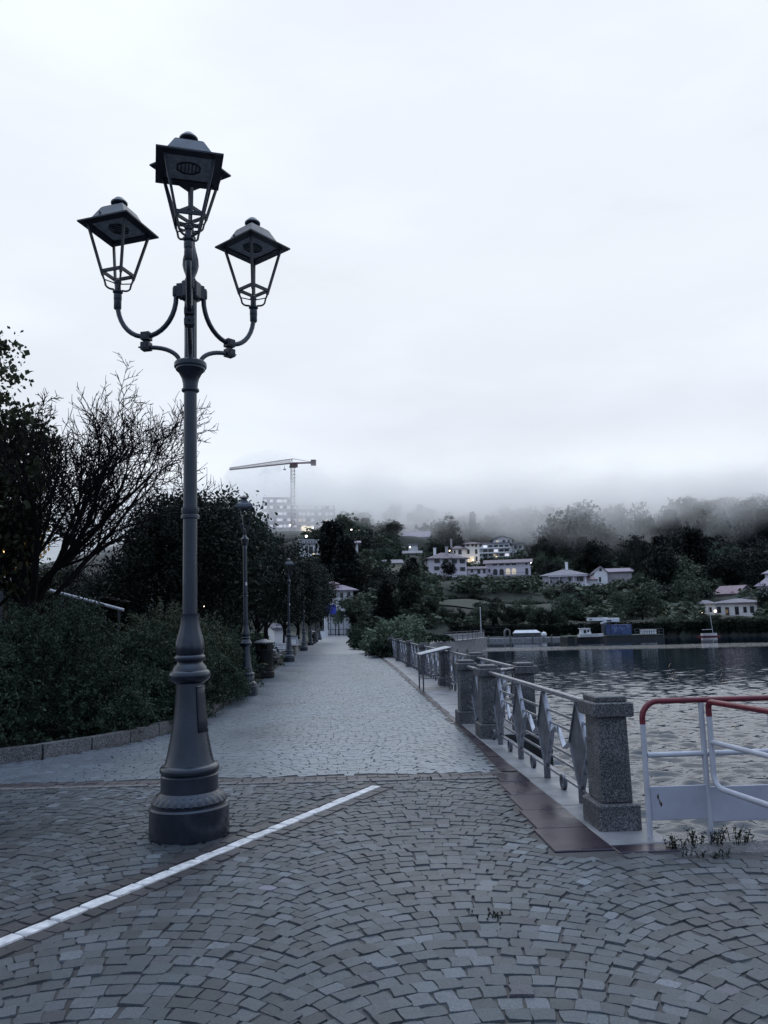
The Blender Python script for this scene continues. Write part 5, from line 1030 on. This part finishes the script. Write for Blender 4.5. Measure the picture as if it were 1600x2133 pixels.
# ------------------------------------------------------------------ trees of the far shore
DK = [crown_mesh('crown', 1, 1, 1, 110, 30, .13, .115, .35, -.9, .4) for _ in range(4)]
RD = [crown_mesh('crown', 1, 1, .85, 140, 26, .1, .1, .45, -.8, .3) for _ in range(3)]
CF = [conifer_mesh('crown', 1.0, .27, 26, .05), conifer_mesh('crown', 1.0, .2, 24, .045)]
SP = crown_mesh('crown', 1, 1, 1.1, 120, 11, .1, .07, .2, -.95, .45)
def inst(me, mat):
    m2 = me.copy(); m2.materials.clear(); m2.materials.append(mat); return m2
LIB = {k: [inst(m, M[mm]) for m in src] for k, src, mm in (('broad', DK+RD, 'broad'), ('dark', DK+RD, 'dark_tree'), ('light', RD, 'light_tree'), ('brown', [SP], 'brown_tree'), ('conifer', CF, 'conifer'))}
TK = trunk_mesh(.5, .045, 5, .5, .45, 31, 6); TK.materials.append(M['bark']); TP = trunk_mesh(.8, .03, 7, .5, .5, 37, 6); TP.materials.append(M['bark_pale'])
def ftree(kind, label, x, y, h, w, group=None, zoff=0, pale=False, i=None):
    z = tz(x, y)+zoff; t = thing({'conifer': 'conifer_tree'}.get(kind, 'tree'), label, 'tree', (x, y, z), random.uniform(0, 6.28), group)
    L = LIB[kind]; me = L[random.randrange(len(L)) if i is None else i]
    tk = link('trunk', TP if pale else TK, None, t); tk.scale = (h*.5, h*.5, h)
    c = link('crown', me, None, t)
    if kind == 'conifer': c.scale = (w/.27*.5, w/.27*.5, h)
    else: c.scale = (w/2, w/2, h*.43); c.location.z = h*.57
    return t
def ptree(kind, label, px, base, top, wpx, Y, **k):      # a tree the photo singles out
    p = P(px, base, Y); q = P(px, top, Y); z = tz(p.x, Y); h = q.z-min(z, p.z); return ftree(kind, label, p.x, Y, h, wpx*Y/F, None, min(0, p.z-z), **k)
ptree('conifer', 'tallest pointed conifer at the end of the promenade', 693, 1250, 1078, 78, 172, i=0); ptree('conifer', 'darker pointed conifer overlapping the tallest one on its right', 722, 1250, 1112, 70, 166, i=0)
ptree('brown', 'brownish half-bare tree right of the two pointed conifers', 757, 1250, 1140, 75, 168); ptree('dark', 'large dark round tree left of the yellow house', 795, 1262, 1170, 62, 172); ptree('dark', 'dark tree between the yellow house and the lilac villa', 855, 1250, 1165, 56, 190)
ptree('broad', 'wide green tree in front of the purple hip roof', 735, 1305, 1232, 85, 140, i=1); ptree('broad', 'low wide green tree behind the light green shrub', 800, 1305, 1243, 80, 146, i=2); ptree('light', 'small pale tree by the blue sign', 706, 1312, 1262, 26, 139); ptree('broad', 'small tree right of the end barrier', 735, 1312, 1272, 24, 141)
ptree('dark', 'round dark tree in front of the lilac villa', 934, 1212, 1167, 40, 236); ptree('brown', 'pale-stemmed bare tree below the lilac villa', 925, 1250, 1190, 34, 215, pale=True); ptree('broad', 'solitary round tree on the skyline above the lilac villa', 930, 1142, 1074, 58, 350, i=4)
ptree('conifer', 'slim tree fading in the mist right of the skyline tree', 986, 1135, 1062, 22, 380, i=1); ptree('broad', 'misty tree behind the terraced block', 1078, 1140, 1088, 56, 380); ptree('light', 'pale green round tree above the white cabin boat', 1182, 1310, 1228, 72, 150)
ptree('dark', 'spreading dark cedar behind the hip-roofed villa', 1245, 1205, 1116, 62, 262, i=1); ptree('dark', 'column-shaped dark tree right of the ornate gable', 1332, 1200, 1138, 24, 245, i=0); ptree('broad', 'broad green tree above the blue container', 1340, 1310, 1206, 95, 158, i=2); ptree('dark', 'small palm-like tree on the grass terrace', 1024, 1272, 1246, 24, 178)
ptree('dark', 'dark tree hiding the right end of the long white house', 1597, 1300, 1222, 34, 182); ptree('light', 'low yellow-green bush by the small sailboat', 1532, 1322, 1312, 14, 128); ptree('dark', 'huge dark tree right of the broad green one', 1388, 1275, 1128, 100, 200, i=3)
RECT += [(652, 1085, 752, 1235, 160), (1466, 1246, 1580, 1300, 190), (1148, 1232, 1216, 1304, 150), (1300, 1212, 1380, 1306, 158), (915, 1250, 1170, 1286, 178), (915, 1196, 940, 1245, 215)]
cnt = {}
FL = {'broad': 'green tree in the wood on the far hillside', 'dark': 'dark tree in the wood on the far hillside', 'light': 'paler green tree in the wood on the far hillside', 'brown': 'brownish half-bare tree in the wood on the far hillside', 'conifer': 'pointed conifer in the wood on the far hillside'}
n_t = 0
def clash(px, top, base, wpx, Y, mg=6):
    for (a, t_, c, b_, Yh) in RECT:
        if Y < Yh+12 and px+wpx*.42 > a and px-wpx*.42 < c and top < b_-mg and base > t_: return True
    return False
for k in range(5200):
    if n_t >= 300: break
    v = random.random(); Y = 142+300*v**1.25; px = random.uniform(650, 1680) if Y > 200 else random.uniform(640, 1680)
    x = P(px, 1200, Y).x
    if float(lakef(x, Y)) < 5: continue
    z = tz(x, Y); pxx, base = px_of((x, Y, z))
    if base < 1085: continue
    h = random.uniform(7, 13) if Y > 180 else random.uniform(4, 7.5); kind = random.choices(('broad', 'dark', 'light', 'brown', 'conifer'), (45, 32, 9, 6, 8))[0]
    if px > 1300: h *= 1.25; kind = 'dark' if random.random() < .6 else kind
    if kind == 'conifer': h *= 1.3
    w_ = h*random.uniform(.8, 1.2) if kind != 'conifer' else h*.5
    _, top = px_of((x, Y, z+h)); wpx = w_*F/Y
    if 890 < px < 1175 and 1240 < base < 1294 and random.random() < .95: continue       # open grass terraces
    for _ in range(2):
        if clash(pxx, top, base, wpx, Y): h *= .6; w_ *= .66; wpx *= .66; top = px_of((x, Y, z+h))[1]
    if clash(pxx, top, base, wpx, Y): continue
    ftree(kind, FL[kind], x, Y, h, w_, 'trees of the wooded far hillside: '+kind); n_t += 1
# grass terraces under the villas
def terrace(px0, px1, py0, py1, Y0, Y1, nx_=26, ny_=8):
    V = []
    for j in range(ny_):
        for i in range(nx_):
            v_ = j/(ny_-1); Y = Y0+(Y1-Y0)*v_; q = P(px0+(px1-px0)*i/(nx_-1), py0+(py1-py0)*v_, Y); V.append((q.x, Y, tz(q.x, Y)+.25))
    idx_ = np.arange(nx_*ny_).reshape(ny_, nx_); qd = np.stack([idx_[:-1, :-1], idx_[:-1, 1:], idx_[1:, 1:], idx_[1:, :-1]], -1).reshape(-1, 4)
    return tag(link('grass_terrace', np_mesh('grass_terrace', V, qd, smooth=True), M['terrace_grass']), 'green grass terrace below the villas', None, None, 'structure')
M['terrace_grass'] = grass_mat('terrace_grass', (.008, .013, .009), (.017, .027, .018), (.035, .048, .032))
terrace(915, 1175, 1284, 1252, 160, 192)
# shrubs of the shore hedge rows on the terraces
hn = 0
hb_me = [inst(m, M['broad']) for m in DK[:3]]
for row, (px0, px1, py, Y, h) in enumerate(((885, 1180, 1302, 146, 2.6), (900, 1130, 1262, 186, 1.4), (1000, 1300, 1283, 165, 1.6), (1380, 1600, 1312, 131, 1.1), (1440, 1600, 1299, 160, .9))):
    px = px0
    while px < px1:
        wpx = random.uniform(13, 26); x = P(px, py, Y).x; yy = Y+random.uniform(-2, 2)
        if float(lakef(x, yy)) > 1.5:
            z = tz(x, yy); s = wpx*Y/F/2; hh = h*random.uniform(.7, 1.25); t = thing('shrub', ['dark shrub of the hedge row right behind the shore wall', 'shrub of the upper hedge line on the grass terrace', 'shrub of the lower hedge line on the grass terrace', 'shrub on the bank below the long white house', 'garden shrub in front of the long white house'][row], 'shrub', (x, yy, z), random.uniform(0, 6), 'shrubs of the far shore, row '+'abcde'[row])
            c = link('foliage', random.choice(hb_me), None, t); c.scale = (s*1.9, s*1.4, hh*.66); c.location.z = hh*.5; hn += 1
        px += wpx*.95
# the wood higher up in the mist reads as one mass
V = []; 
base_c = [leaf_quads(ellipsoid_pts(170, 1, 1, 1.05, .45, -.6)+rng.normal(0, .12, (170, 3))[:170], .26, 1.5, .3) if False else None for _ in range(1)]
def blob(): 
    c = ellipsoid_pts(230, 1, 1, 1.0, .5, -.6); c = c+rng.normal(0, .12, c.shape); return leaf_quads(c, .24, 1.5, .3)
BL = [blob() for _ in range(6)]; cntf = 0
for k in range(5000):
    if cntf > 620: break
    Y = random.uniform(290, 520); px = random.uniform(560, 1720); x = P(px, 1100, Y).x; z = tz(x, Y); pxx, base = px_of((x, Y, z)); h = random.uniform(5, 13)*random.choice((.8, 1, 1, 1.35))
    if px > 1200: h *= 1.15
    _, top = px_of((x, Y, z+h))
    if base > 1165 or top < 1035+max(0, (1250-px))*.12 or clash(pxx, top, base, h*F/Y*.8, Y): continue
    V.append(BL[k % 6]*np.array([h*.45, h*.45, h*.48])+np.array([x, Y, z+h*.5])); cntf += 1
V = np.concatenate(V); fo = link('forest', np_mesh('forest', V, quadidx(len(V)//4)), M['dark_tree']); tag(fo, 'dark wood on the upper hillside fading into the mist', 'forest', None, 'stuff')

# undergrowth that covers the slope between the trees
V = []; BS = [leaf_quads(ellipsoid_pts(70, 1, 1, 1, .4, -.4)+rng.normal(0, .13, (70, 3)), .4, 1.4, .3) for _ in range(5)]; n_u = 0
for k in range(9000):
    if n_u > 2700: break
    Y = 139.5+270*random.random()**1.3; px = random.uniform(640, 1690); x = P(px, 1200, Y).x
    if float(lakef(x, Y)) < 2.5 or (x < 5.5 and Y < 152): continue
    z = tz(x, Y); pxx, base = px_of((x, Y, z)); h = random.uniform(1.6, 4.5)*(.6 if Y < 152 else 1); _, top = px_of((x, Y, z+h))
    if 900 < pxx < 1175 and 1240 < base < 1292: h = random.uniform(.5, 1.1); top = px_of((x, Y, z+h))[1]
    if base > (1325 if pxx < 990 else 1300) or clash(pxx, top, base, h*F/Y*1.4, Y, 13): continue
    V.append(BS[k % 5]*np.array([h*.9, h*.9, h*.6])+np.array([x, Y, z+h*.35])); n_u += 1
V = np.concatenate(V); un = link('undergrowth', np_mesh('undergrowth', V, quadidx(len(V)//4)), M['broad']); tag(un, 'dense bushes covering the slope between the far trees', 'undergrowth', None, 'stuff')

# shore wall of the far bank
b = MB(); pr = [(x, y) for x, y in FS[:6]]
for (x0, y0), (x1, y1) in zip(pr, pr[1:]):
    b.prism([(x0, y0-.1), (x1, y1-.1), (x1, y1+1.0), (x0, y0+1.0)], -3, 1.15)
    d = Vector((x1-x0, y1-y0, 0)); 
C_ = []
for (x0, y0), (x1, y1) in zip(pr, pr[1:]):
    m = int(np.hypot(x1-x0, y1-y0)*260); u = rng.random(m); cl = .5+.5*np.sin(u*23+x0)*np.sin(u*61+y0); v = rng.random(m)**(.5+1.2*cl)
    C_.append(np.stack([x0+(x1-x0)*u, y0+(y1-y0)*u-.15-.45*rng.random(m)*(v > .4), 1.25-1.9*(1-v)+rng.normal(0, .15, m)], 1))
C_ = np.concatenate(C_); wi = link('wall_ivy', np_mesh('wall_ivy', leaf_quads(C_, .3, 1.4, .2), quadidx(len(C_))), M['broad']); tag(wi, 'dark creepers hanging over the far shore wall', 'creepers', None, 'stuff')
sw_ = b.build('shore_wall', M['bank_wall']); tag(sw_, 'long dark stone wall along the far lake shore', 'wall')
# ------------------------------------------------------------------ boats and things on the water
def hull(m, L, Bm, h0, z0=0, bow=.3):
    n = 9; vs = []
    for k in range(n):
        t = k/(n-1); x = -L/2+L*t; wv = Bm/2*(1-max(0, (t-(1-bow))/bow)**2.0) if bow else Bm/2; sh = .25*h0*max(0, (t-.6)/.4)**2
        vs += [(x, -wv*.75, z0-.25), (x, -wv, z0+h0+sh), (x, wv, z0+h0+sh), (x, wv*.75, z0-.25)]
    fs = [(k*4+j, (k+1)*4+j, (k+1)*4+(j+1) % 4, k*4+(j+1) % 4) for k in range(n-1) for j in range(4)]+[(3, 2, 1, 0), tuple((n-1)*4+j for j in range(4))]
    return m.add(vs, fs)
M['boat_white'] = mat_noise('boat_white', (.5, .52, .56), (.7, .71, .75), 1.5, .35, 5, .05, .01); M['hull_dark'] = mat_noise('hull_dark', (.008, .009, .012), (.02, .022, .026), 2, .5, 4, .1, .01); M['deck_green'] = mat_noise('deck_green', (.015, .045, .03), (.03, .07, .045), 2, .6, 4, .1, .01)
M['tarp'] = mat_noise('tarp_blue', (.015, .03, .1), (.035, .065, .19), 1.6, .4, 6, .3, .03, c3=(.08, .11, .22)); M['boat_red'] = mat_noise('boat_red', (.09, .012, .02), (.14, .02, .03), 3, .4, 3, 0)
YB = 113; s = YB/F; x0, x1 = P(1175, 1330, YB).x, P(1371, 1330, YB).x; W = x1-x0
bg_ = thing('work_barge', 'low dark work barge with a green deck edge, moored by the far wall', 'barge', ((x0+x1)/2, YB, ZW), R(-2))
MB().bbox(-W/2, W/2, -2.1, 2.1, -.3, .62, .06).build('hull', M['hull_dark'], bg_); MB().bbox(-W/2+.05, W/2-.05, -2.13, 2.05, .625, .72, .02).build('deck', M['deck_green'], bg_)
b = MB(); [b.bar((W/2-4.2+k*.7, -2.0, .72), (W/2-4.2+k*.7, -2.0, 1.55), .06, .06) for k in range(7)]; b.bar((W/2-4.3, -2.0, 1.55), (W/2-.1, -2.0, 1.55), .06, .06); b.bar((W/2-4.3, -2.0, 1.15), (W/2-.1, -2.0, 1.15), .05, .05); b.build('deck_railing', M['steel_plate'], bg_)
def bx(px): return (px-1273)*s
ct = thing('container', 'blue tarpaulin-covered container with pale blotches on the barge', 'container', (bg_.location.x+bx(1288), YB-.3, ZW+.725)); MB().bbox(-1.62, 1.62, -1.1, 1.1, 0, 1.5, .03).build('body', M['tarp'], ct)
b = MB(); [b.bar((x, -1.14, 0), (x, -1.14, .55 if abs(x) < 1.5 else 1.5), .07, .05) for x in (-1.6, -.8, .0, 1.6)]; b.build('strut', M['hull_dark'], ct)
b = MB()
for k in range(26):
    x, z = random.uniform(-1.4, 1.3), random.uniform(.45, 1.25); l = random.uniform(.05, .2); b.add([(x, -1.106, z), (x+l*.6, -1.106, z-.02), (x+l*.5, -1.106, z+l), (x+.02, -1.106, z+l*.8)], [(0, 1, 2, 3)])
b.build('pale_patch', mat_noise('tarp_pale', (.16, .2, .32), (.28, .32, .44), 3, .5, 3, 0), ct)
wc = thing('white_crate', 'white box on the right end of the barge', 'box', (bg_.location.x+bx(1353), YB, ZW+.725)); MB().bbox(-1.0, 1.0, -.7, .7, 0, .62, .04).build('body', M['boat_white'], wc); MB().bbox(-1.04, 1.04, -.74, .74, .62, .68, .02).build('lid', M['boat_white'], wc); MB().box(-.5, -.4, -.72, -.69, .1, .55).box(.2, .3, -.72, -.69, .1, .55).build('stripe', M['hull_dark'], wc)
lc = thing('loader_crane', 'white folded loader crane on the barge, above the blue container', 'crane', (bg_.location.x+bx(1264), YB+.9, ZW+.72)); b = MB(); b.bbox(-.35, .35, -.35, .35, 0, 1.9, .03); b.build('column', M['steel_plate'], lc)
zb = 2.0; b = MB(); b.frustum(bx(1228)-bx(1264), bx(1282)-bx(1264), -.22, .22, zb+.12, bx(1228)-bx(1264), bx(1270)-bx(1264), -.22, .22, zb+.62); b.build('boom', M['boat_white'], lc); b = MB(); b.bbox(bx(1262)-bx(1264), bx(1296)-bx(1264), -.4, .4, zb-.1, zb+.5, .05); b.bar((bx(1255)-bx(1264), -.3, zb-.25), (bx(1275)-bx(1264), -.3, zb+.15), .3, .22); b.build('base_unit', M['boat_white'], lc); MB().bbox(bx(1268)-bx(1264), bx(1278)-bx(1264), -.46, -.41, zb+.0, zb+.2, .01).bbox(bx(1232)-bx(1264), bx(1237)-bx(1264), -.27, -.23, zb+.25, zb+.4, .01).build('dark_recess', M['hull_dark'], lc)
cb = thing('cabin_boat', 'small white cabin boat moored in front of the barge', 'boat', (P(1232, 1330, 108).x, 108, ZW), R(-3)); hull(MB(), 4.4, 1.7, .62, 0, .45).build('hull', M['hull_dark'], cb)
b = MB(); hull(b, 3.5, 1.5, .35, .66, .5); b.frustum(-1.55, -.1, -.62, .62, .98, -1.5, -.3, -.56, .56, 1.75); b.bbox(-1.65, -.2, -.68, .68, 1.752, 1.84, .02); b.build('cabin', M['boat_white'], cb); MB().box(-1.2, -.85, -.65, -.6, 1.15, 1.6).box(-.68, -.42, -.645, -.6, 1.3, 1.6).build('window', M['pane'], cb); MB().tube([(-.9, 0, 1.84), (-.9, 0, 2.9)], .03, 6).tube([(-1.5, .3, 1.84), (-1.5, .3, 2.3)], .02, 6).build('antenna', M['steel_plate'], cb)
sb_ = thing('sailboat', 'small sailboat with a bare leaning mast and a red waterline below the long white house', 'boat', (P(1478, 1326, 119).x, 119, ZW), R(-6)); hull(MB(), 3.4, 1.1, .16, 0, .5).build('hull', M['boat_red'], sb_); hull(MB(), 2.4, .9, .12, .4, .5).build('deck', M['boat_white'], sb_); MB().tube([(.6, 0, .4), (.25, 0, 4.9)], .035, 6).tube([(.55, 0, 1.15), (-1.1, 0, 1.1)], .03, 6).build('mast', M['slat_white'], sb_)
# pontoon with a covered boat, buoy and fence
pd = thing('pontoon', 'pale floating pontoon on the far side of the bay', 'pontoon', (P(1108, 1326, 124).x, 124, ZW), R(-9)); MB().bbox(-7.5, 6.0, -1.1, 1.1, -.3, .42, .05).build('deck', M['pale_slab'], pd); b = MB(); [b.tube([(x, -1.25, -1), (x, -1.25, .9)], .1, 8) for x in (-7, -3.5, 0, 3, 5.8)]; b.build('pile', M['quay_wall'], pd)
tb_ = thing('covered_boat', 'boat under a pale cover lying on the pontoon', 'boat', (P(1100, 1326, 124.5).x, 124.5, ZW+.45), R(-8)); hull(MB(), 4.8, 1.6, .45, .2, .4).build('hull', M['steel_plate'], tb_); b = MB(); b.frustum(-2.4, 2.0, -.78, .78, .7, -2.0, 1.4, -.25, .25, 1.15); b.build('cover', M['boat_white'], tb_); MB().box(-1.5, -1.4, -.8, .8, -.03, .25).box(1.1, 1.2, -.8, .8, -.03, .25).build('cradle', M['quay_wall'], tb_)
by = thing('buoy', 'round white buoy at the end of the pontoon', 'buoy', (P(1133, 1320, 122).x, 122, ZW+.85)); MB().lathe([(.01, -.45)]+[(.45*math.cos(a_), .45*math.sin(a_)) for a_ in [-PI/2+PI*k/12 for k in range(1, 12)]]+[(.01, .45)], 20).build('ball', M['boat_white'], by); MB().tube([(0, 0, .44), (0, 0, .6)], .05, 8).tube([(0, 0, -.45), (0, 0, -1.4)], .03, 6).build('ring', M['steel_plate'], by)
def fence(name, label, pts, h, sp, m, panel=None):
    t = thing(name, label, 'fence', (pts[0][0], pts[0][1], pts[0][2])); o = Vector(pts[0]); r = MB(); p_ = MB()
    for a, c in zip(pts, pts[1:]):
        a, c = Vector(a)-o, Vector(c)-o; L = (c-a).length; n = max(1, int(L/sp))
        for k in range(n+1): q = a.lerp(c, k/n); r.bar(q, q+Vector((0, 0, h)), .07, .07)
        for z in (h, h*.55): r.bar(a+Vector((0, 0, z)), c+Vector((0, 0, z)), .06, .06)
        if panel: p_.bar(a+Vector((0, 0, h*.45)), c+Vector((0, 0, h*.45)), .03, h*.7)
    r.build('rails', m, t)
    if panel: p_.build('panel', panel, t)
    return t
fence('fence', 'low pale fence panels along the path on the bend of the bay', [(10.5, 72.5, 0), (14.5, 80.5, 0), (17.3, 88.5, 0)], .85, 1.6, M['steel_plate'], mat_noise('mesh_panel', (.12, .13, .15), (.3, .31, .34), .8, .5, 7, 0))
fence('fence', 'dark metal fence on the landing left of the pontoon', [(P(980, 1320, 128).x, 128, ZW+.5), (P(1055, 1320, 126).x, 126, ZW+.5)], 1.6, 1.5, M['iron_dark']); ld2 = thing('landing', 'dark stone landing left of the pontoon', 'landing', (P(1018, 1320, 128).x, 128, ZW)); MB().bbox(-3.6, 3.4, -1.5, 4, -2, .5, .05).build('deck', M['quay_wall'], ld2); MB().bbox(-3.7, 3.5, -1.6, -1.35, .5, .62, .02).build('edge_kerb', M['pale_slab'], ld2)
def arch_(t): pass
rk = thing('stone_arch', 'small pale stone arch at the left end of the pontoon', 'arch', (P(1060, 1322, 124).x, 125.2, ZW+.4), R(20)); b = MB(); b.tube([(-.5, 0, 0), (-.5, 0, .9)]+[(-.5*math.cos(a_), 0, .9+.45*math.sin(a_)) for a_ in [PI*k/8 for k in range(1, 8)]]+[(.5, 0, .9), (.5, 0, 0)], .16, 8); b.build('ring', M['granite_kerb'], rk); MB().box(-.75, .75, -.25, .25, -.1, .08).build('footing', M['quay_wall'], rk)
mp_ = thing('mooring_pole', 'slim pale mooring pole left of the pontoon', 'pole', (P(1002, 1310, 133).x, 133, .2)); MB().tube([(0, 0, -1), (0, 0, 4.0)], .07, 8).build('post', M['slat_white'], mp_); MB().lathe([(.1, 4.0), (.1, 4.12), (.01, 4.2)], 10).build('cap', M['slat_white'], mp_)

# lit garden and street lamps on the far shore
M['glow_w'] = mat_emit('lamp_glow_warm', (1, .8, .55), 5); M['glow_c'] = mat_emit('lamp_glow_cold', (1, .93, .9), 7)
def glow(label, px, py, Y, r, m, e=0, post=None):
    p = P(px, py, Y); z = tz(p.x, Y); h = max(.6, p.z-z) if post is None else post; t = thing('lit_lamp', label, 'lamp', (p.x, Y, p.z-h)); MB().tube([(0, 0, -.5), (0, 0, h-r)], .06, 6).build('post', M['iron_dark'], t)
    MB().lathe([(.01, -r)]+[(r*math.cos(a_), r*math.sin(a_)) for a_ in [-PI/2+PI*k/6 for k in range(1, 6)]]+[(.01, r)], 10, (0, 0, h)).build('globe', m, t)
    if e: l = bpy.data.lights.new('lit_lamp_light', 'POINT'); l.energy = e; l.color = (1, .75, .45); l.shadow_soft_size = .3; o = bpy.data.objects.new('lit_lamp_light', l); col.objects.link(o); o.parent = t; o.location = (0, -.6, h)
glow('warm lit lamp just left of the white end pavilion', 1461, 1276, 184, .28, M['glow_w'], 50); glow('warm lit lamp between the pavilion and the long white house', 1490, 1273, 184, .3, M['glow_w'], 60); glow('small lit lamp near the shore right of the barge', 1386, 1281, 160, .22, M['glow_w'], 60)
glow('left one of two lit lamps in the mist right of the tallest conifer', 732, 1104, 330, .36, M['glow_c']); glow('right one of two lit lamps in the mist right of the tallest conifer', 748, 1104, 330, .4, M['glow_c']); glow('lit lamp above the balustrade villa', 638, 1117, 260, .36, M['glow_c']); glow('lit lamp left of the tallest conifer, below the office block', 652, 1100, 390, .42, M['glow_c']); glow('lit lamp at the foot of the office block', 605, 1094, 400, .42, M['glow_c'])
glow('lit lamp by the hut under the purple roof', 854, 1140, 295, .25, M['glow_c']); glow('tiny lit lamp on the slope below the lilac villa', 896, 1233, 200, .12, M['glow_c']); glow('lit lamp on the corner of the tower house wing', 936, 1147, 288, .38, M['glow_w']); glow('lit lamp at the right end of the arched house', 1106, 1172, 254, .18, M['glow_c'])
fl = bpy.data.lights.new('tower_house_light', 'POINT'); fl.energy = 220; fl.color = (1, .8, .5); fl.shadow_soft_size = .3; fo_ = bpy.data.objects.new('tower_house_light', fl); col.objects.link(fo_); q = P(985, 1164, 288); fo_.location = (q.x, q.y, q.z)
glow('lit lamp in front of the tower house ground floor', 985, 1167, 288.5, .2, M['glow_w'])
gl2 = P(419, 1262, 26); glow('lit round lamp among the shrubs right of the big lamp post', 423, 1263, 27, .06, mat_emit('lamp_glow_soft', (1, .9, .75), 3))

# ------------------------------------------------------------------ low cloud lying on the hill
def fog_mat():
    m = bpy.data.materials.new('fog'); m.use_nodes = True; nt = m.node_tree; nt.nodes.remove(nt.nodes['Principled BSDF'])
    pv = N(nt, 'ShaderNodeVolumePrincipled'); pv.inputs['Color'].default_value = (.995, .997, 1, 1); pv.inputs['Anisotropy'].default_value = .72
    g = N(nt, 'ShaderNodeNewGeometry'); sp = N(nt, 'ShaderNodeSeparateXYZ'); nt.links.new(g.outputs['Position'], sp.inputs[0])
    def math_(op, a, b=None, c=None, clamp=False):
        n = N(nt, 'ShaderNodeMath', operation=op); n.use_clamp = clamp
        for i, v in enumerate((a, b, c)):
            if v is None: continue
            if isinstance(v, (int, float)): n.inputs[i].default_value = v
            else: nt.links.new(v, n.inputs[i])
        return n.outputs[0]
    n1 = noise_node(nt, .012, 4, .55, 'World', (1, .7, 1.4)).outputs[0]; n2 = noise_node(nt, .05, 3, .6, 'World', (1, .7, 1.6)).outputs[0]
    nn = math_('ADD', math_('MULTIPLY', n1, .64), math_('MULTIPLY', n2, .36)); dn = math_('SUBTRACT', nn, .5)
    zz = math_('ADD', sp.outputs['Z'], math_('MULTIPLY', dn, 130))
    # the cloud base is lower on the left, higher over the right-hand hill
    basez = math_('ADD', FOG_BASE, math_('MULTIPLY', math_('MULTIPLY', math_('SUBTRACT', sp.outputs['X'], 60), 1/110, None, True), 1))
    lo = N(nt, 'ShaderNodeMapRange', interpolation_type='SMOOTHSTEP'); nt.links.new(math_('SUBTRACT', zz, basez), lo.inputs[0]); lo.inputs[1].default_value = 0; lo.inputs[2].default_value = 26; lo.inputs[3].default_value = 0; lo.inputs[4].default_value = 1
    hi = N(nt, 'ShaderNodeMapRange', interpolation_type='SMOOTHSTEP'); yz = N(nt, 'ShaderNodeMapRange', interpolation_type='SMOOTHSTEP'); nt.links.new(sp.outputs['Y'], yz.inputs[0]); yz.inputs[1].default_value = 410; yz.inputs[2].default_value = 500; yz.inputs[3].default_value = 0; yz.inputs[4].default_value = 26
    nt.links.new(math_('ADD', math_('SUBTRACT', sp.outputs['Z'], yz.outputs[0]), math_('MULTIPLY', dn, -70)), hi.inputs[0]); hi.inputs[1].default_value = 54; hi.inputs[2].default_value = 76; hi.inputs[3].default_value = 1; hi.inputs[4].default_value = .0
    xs_ = N(nt, 'ShaderNodeMapRange', interpolation_type='SMOOTHSTEP'); nt.links.new(sp.outputs['X'], xs_.inputs[0]); xs_.inputs[1].default_value = -30; xs_.inputs[2].default_value = 70; xs_.inputs[3].default_value = 1.2; xs_.inputs[4].default_value = 1
    lx = N(nt, 'ShaderNodeMapRange'); nt.links.new(sp.outputs['X'], lx.inputs[0]); lx.inputs[1].default_value = -30; lx.inputs[2].default_value = 70; lx.inputs[3].default_value = -48; lx.inputs[4].default_value = 0
    yf = N(nt, 'ShaderNodeMapRange', interpolation_type='SMOOTHSTEP'); nt.links.new(math_('ADD', sp.outputs['Y'], lx.outputs[0]), yf.inputs[0]); yf.inputs[1].default_value = 258; yf.inputs[2].default_value = 335
    d = math_('MULTIPLY', math_('MULTIPLY', math_('MULTIPLY', math_('MULTIPLY', lo.outputs[0], hi.outputs[0]), xs_.outputs[0]), yf.outputs[0]), math_('MULTIPLY', math_('MULTIPLY_ADD', n2, 3.2, -.75, True), FOG_DENS*1.25)); nt.links.new(d, pv.inputs['Density'])
    nt.links.new(pv.outputs[0], nt.nodes['Material Output'].inputs['Volume']); return m
FOG_BASE, FOG_DENS = 31, .022
fg = MB().box(-260, 420, 255, 640, 22, 150).build('fog', fog_mat()); tag(fg, 'low cloud drifting over the far hillside', 'fog', None, 'stuff')

def mist_mat():
    m = bpy.data.materials.new('mist'); m.use_nodes = True; nt = m.node_tree; nt.nodes.remove(nt.nodes['Principled BSDF']); pv = N(nt, 'ShaderNodeVolumePrincipled'); pv.inputs['Color'].default_value = (.995, .997, 1, 1); pv.inputs['Anisotropy'].default_value = .72; pv.inputs['Density'].default_value = .03; nt.links.new(pv.outputs[0], nt.nodes['Material Output'].inputs['Volume']); return m
q = P(566, 1000, 508); mb = MB(); mb.lathe([(.01, -1)]+[(math.cos(a_), math.sin(a_)) for a_ in [-PI/2+PI*k/16 for k in range(1, 16)]]+[(.01, 1)], 32, mod=lambda q_, z: 1+.12*math.sin(q_*3)+.08*math.cos(q_*5)); mo = mb.build('mist', mist_mat()); mo.location = q; mo.scale = (34, 36, 19); tag(mo, 'pale mist round the second crane', 'fog', None, 'stuff')
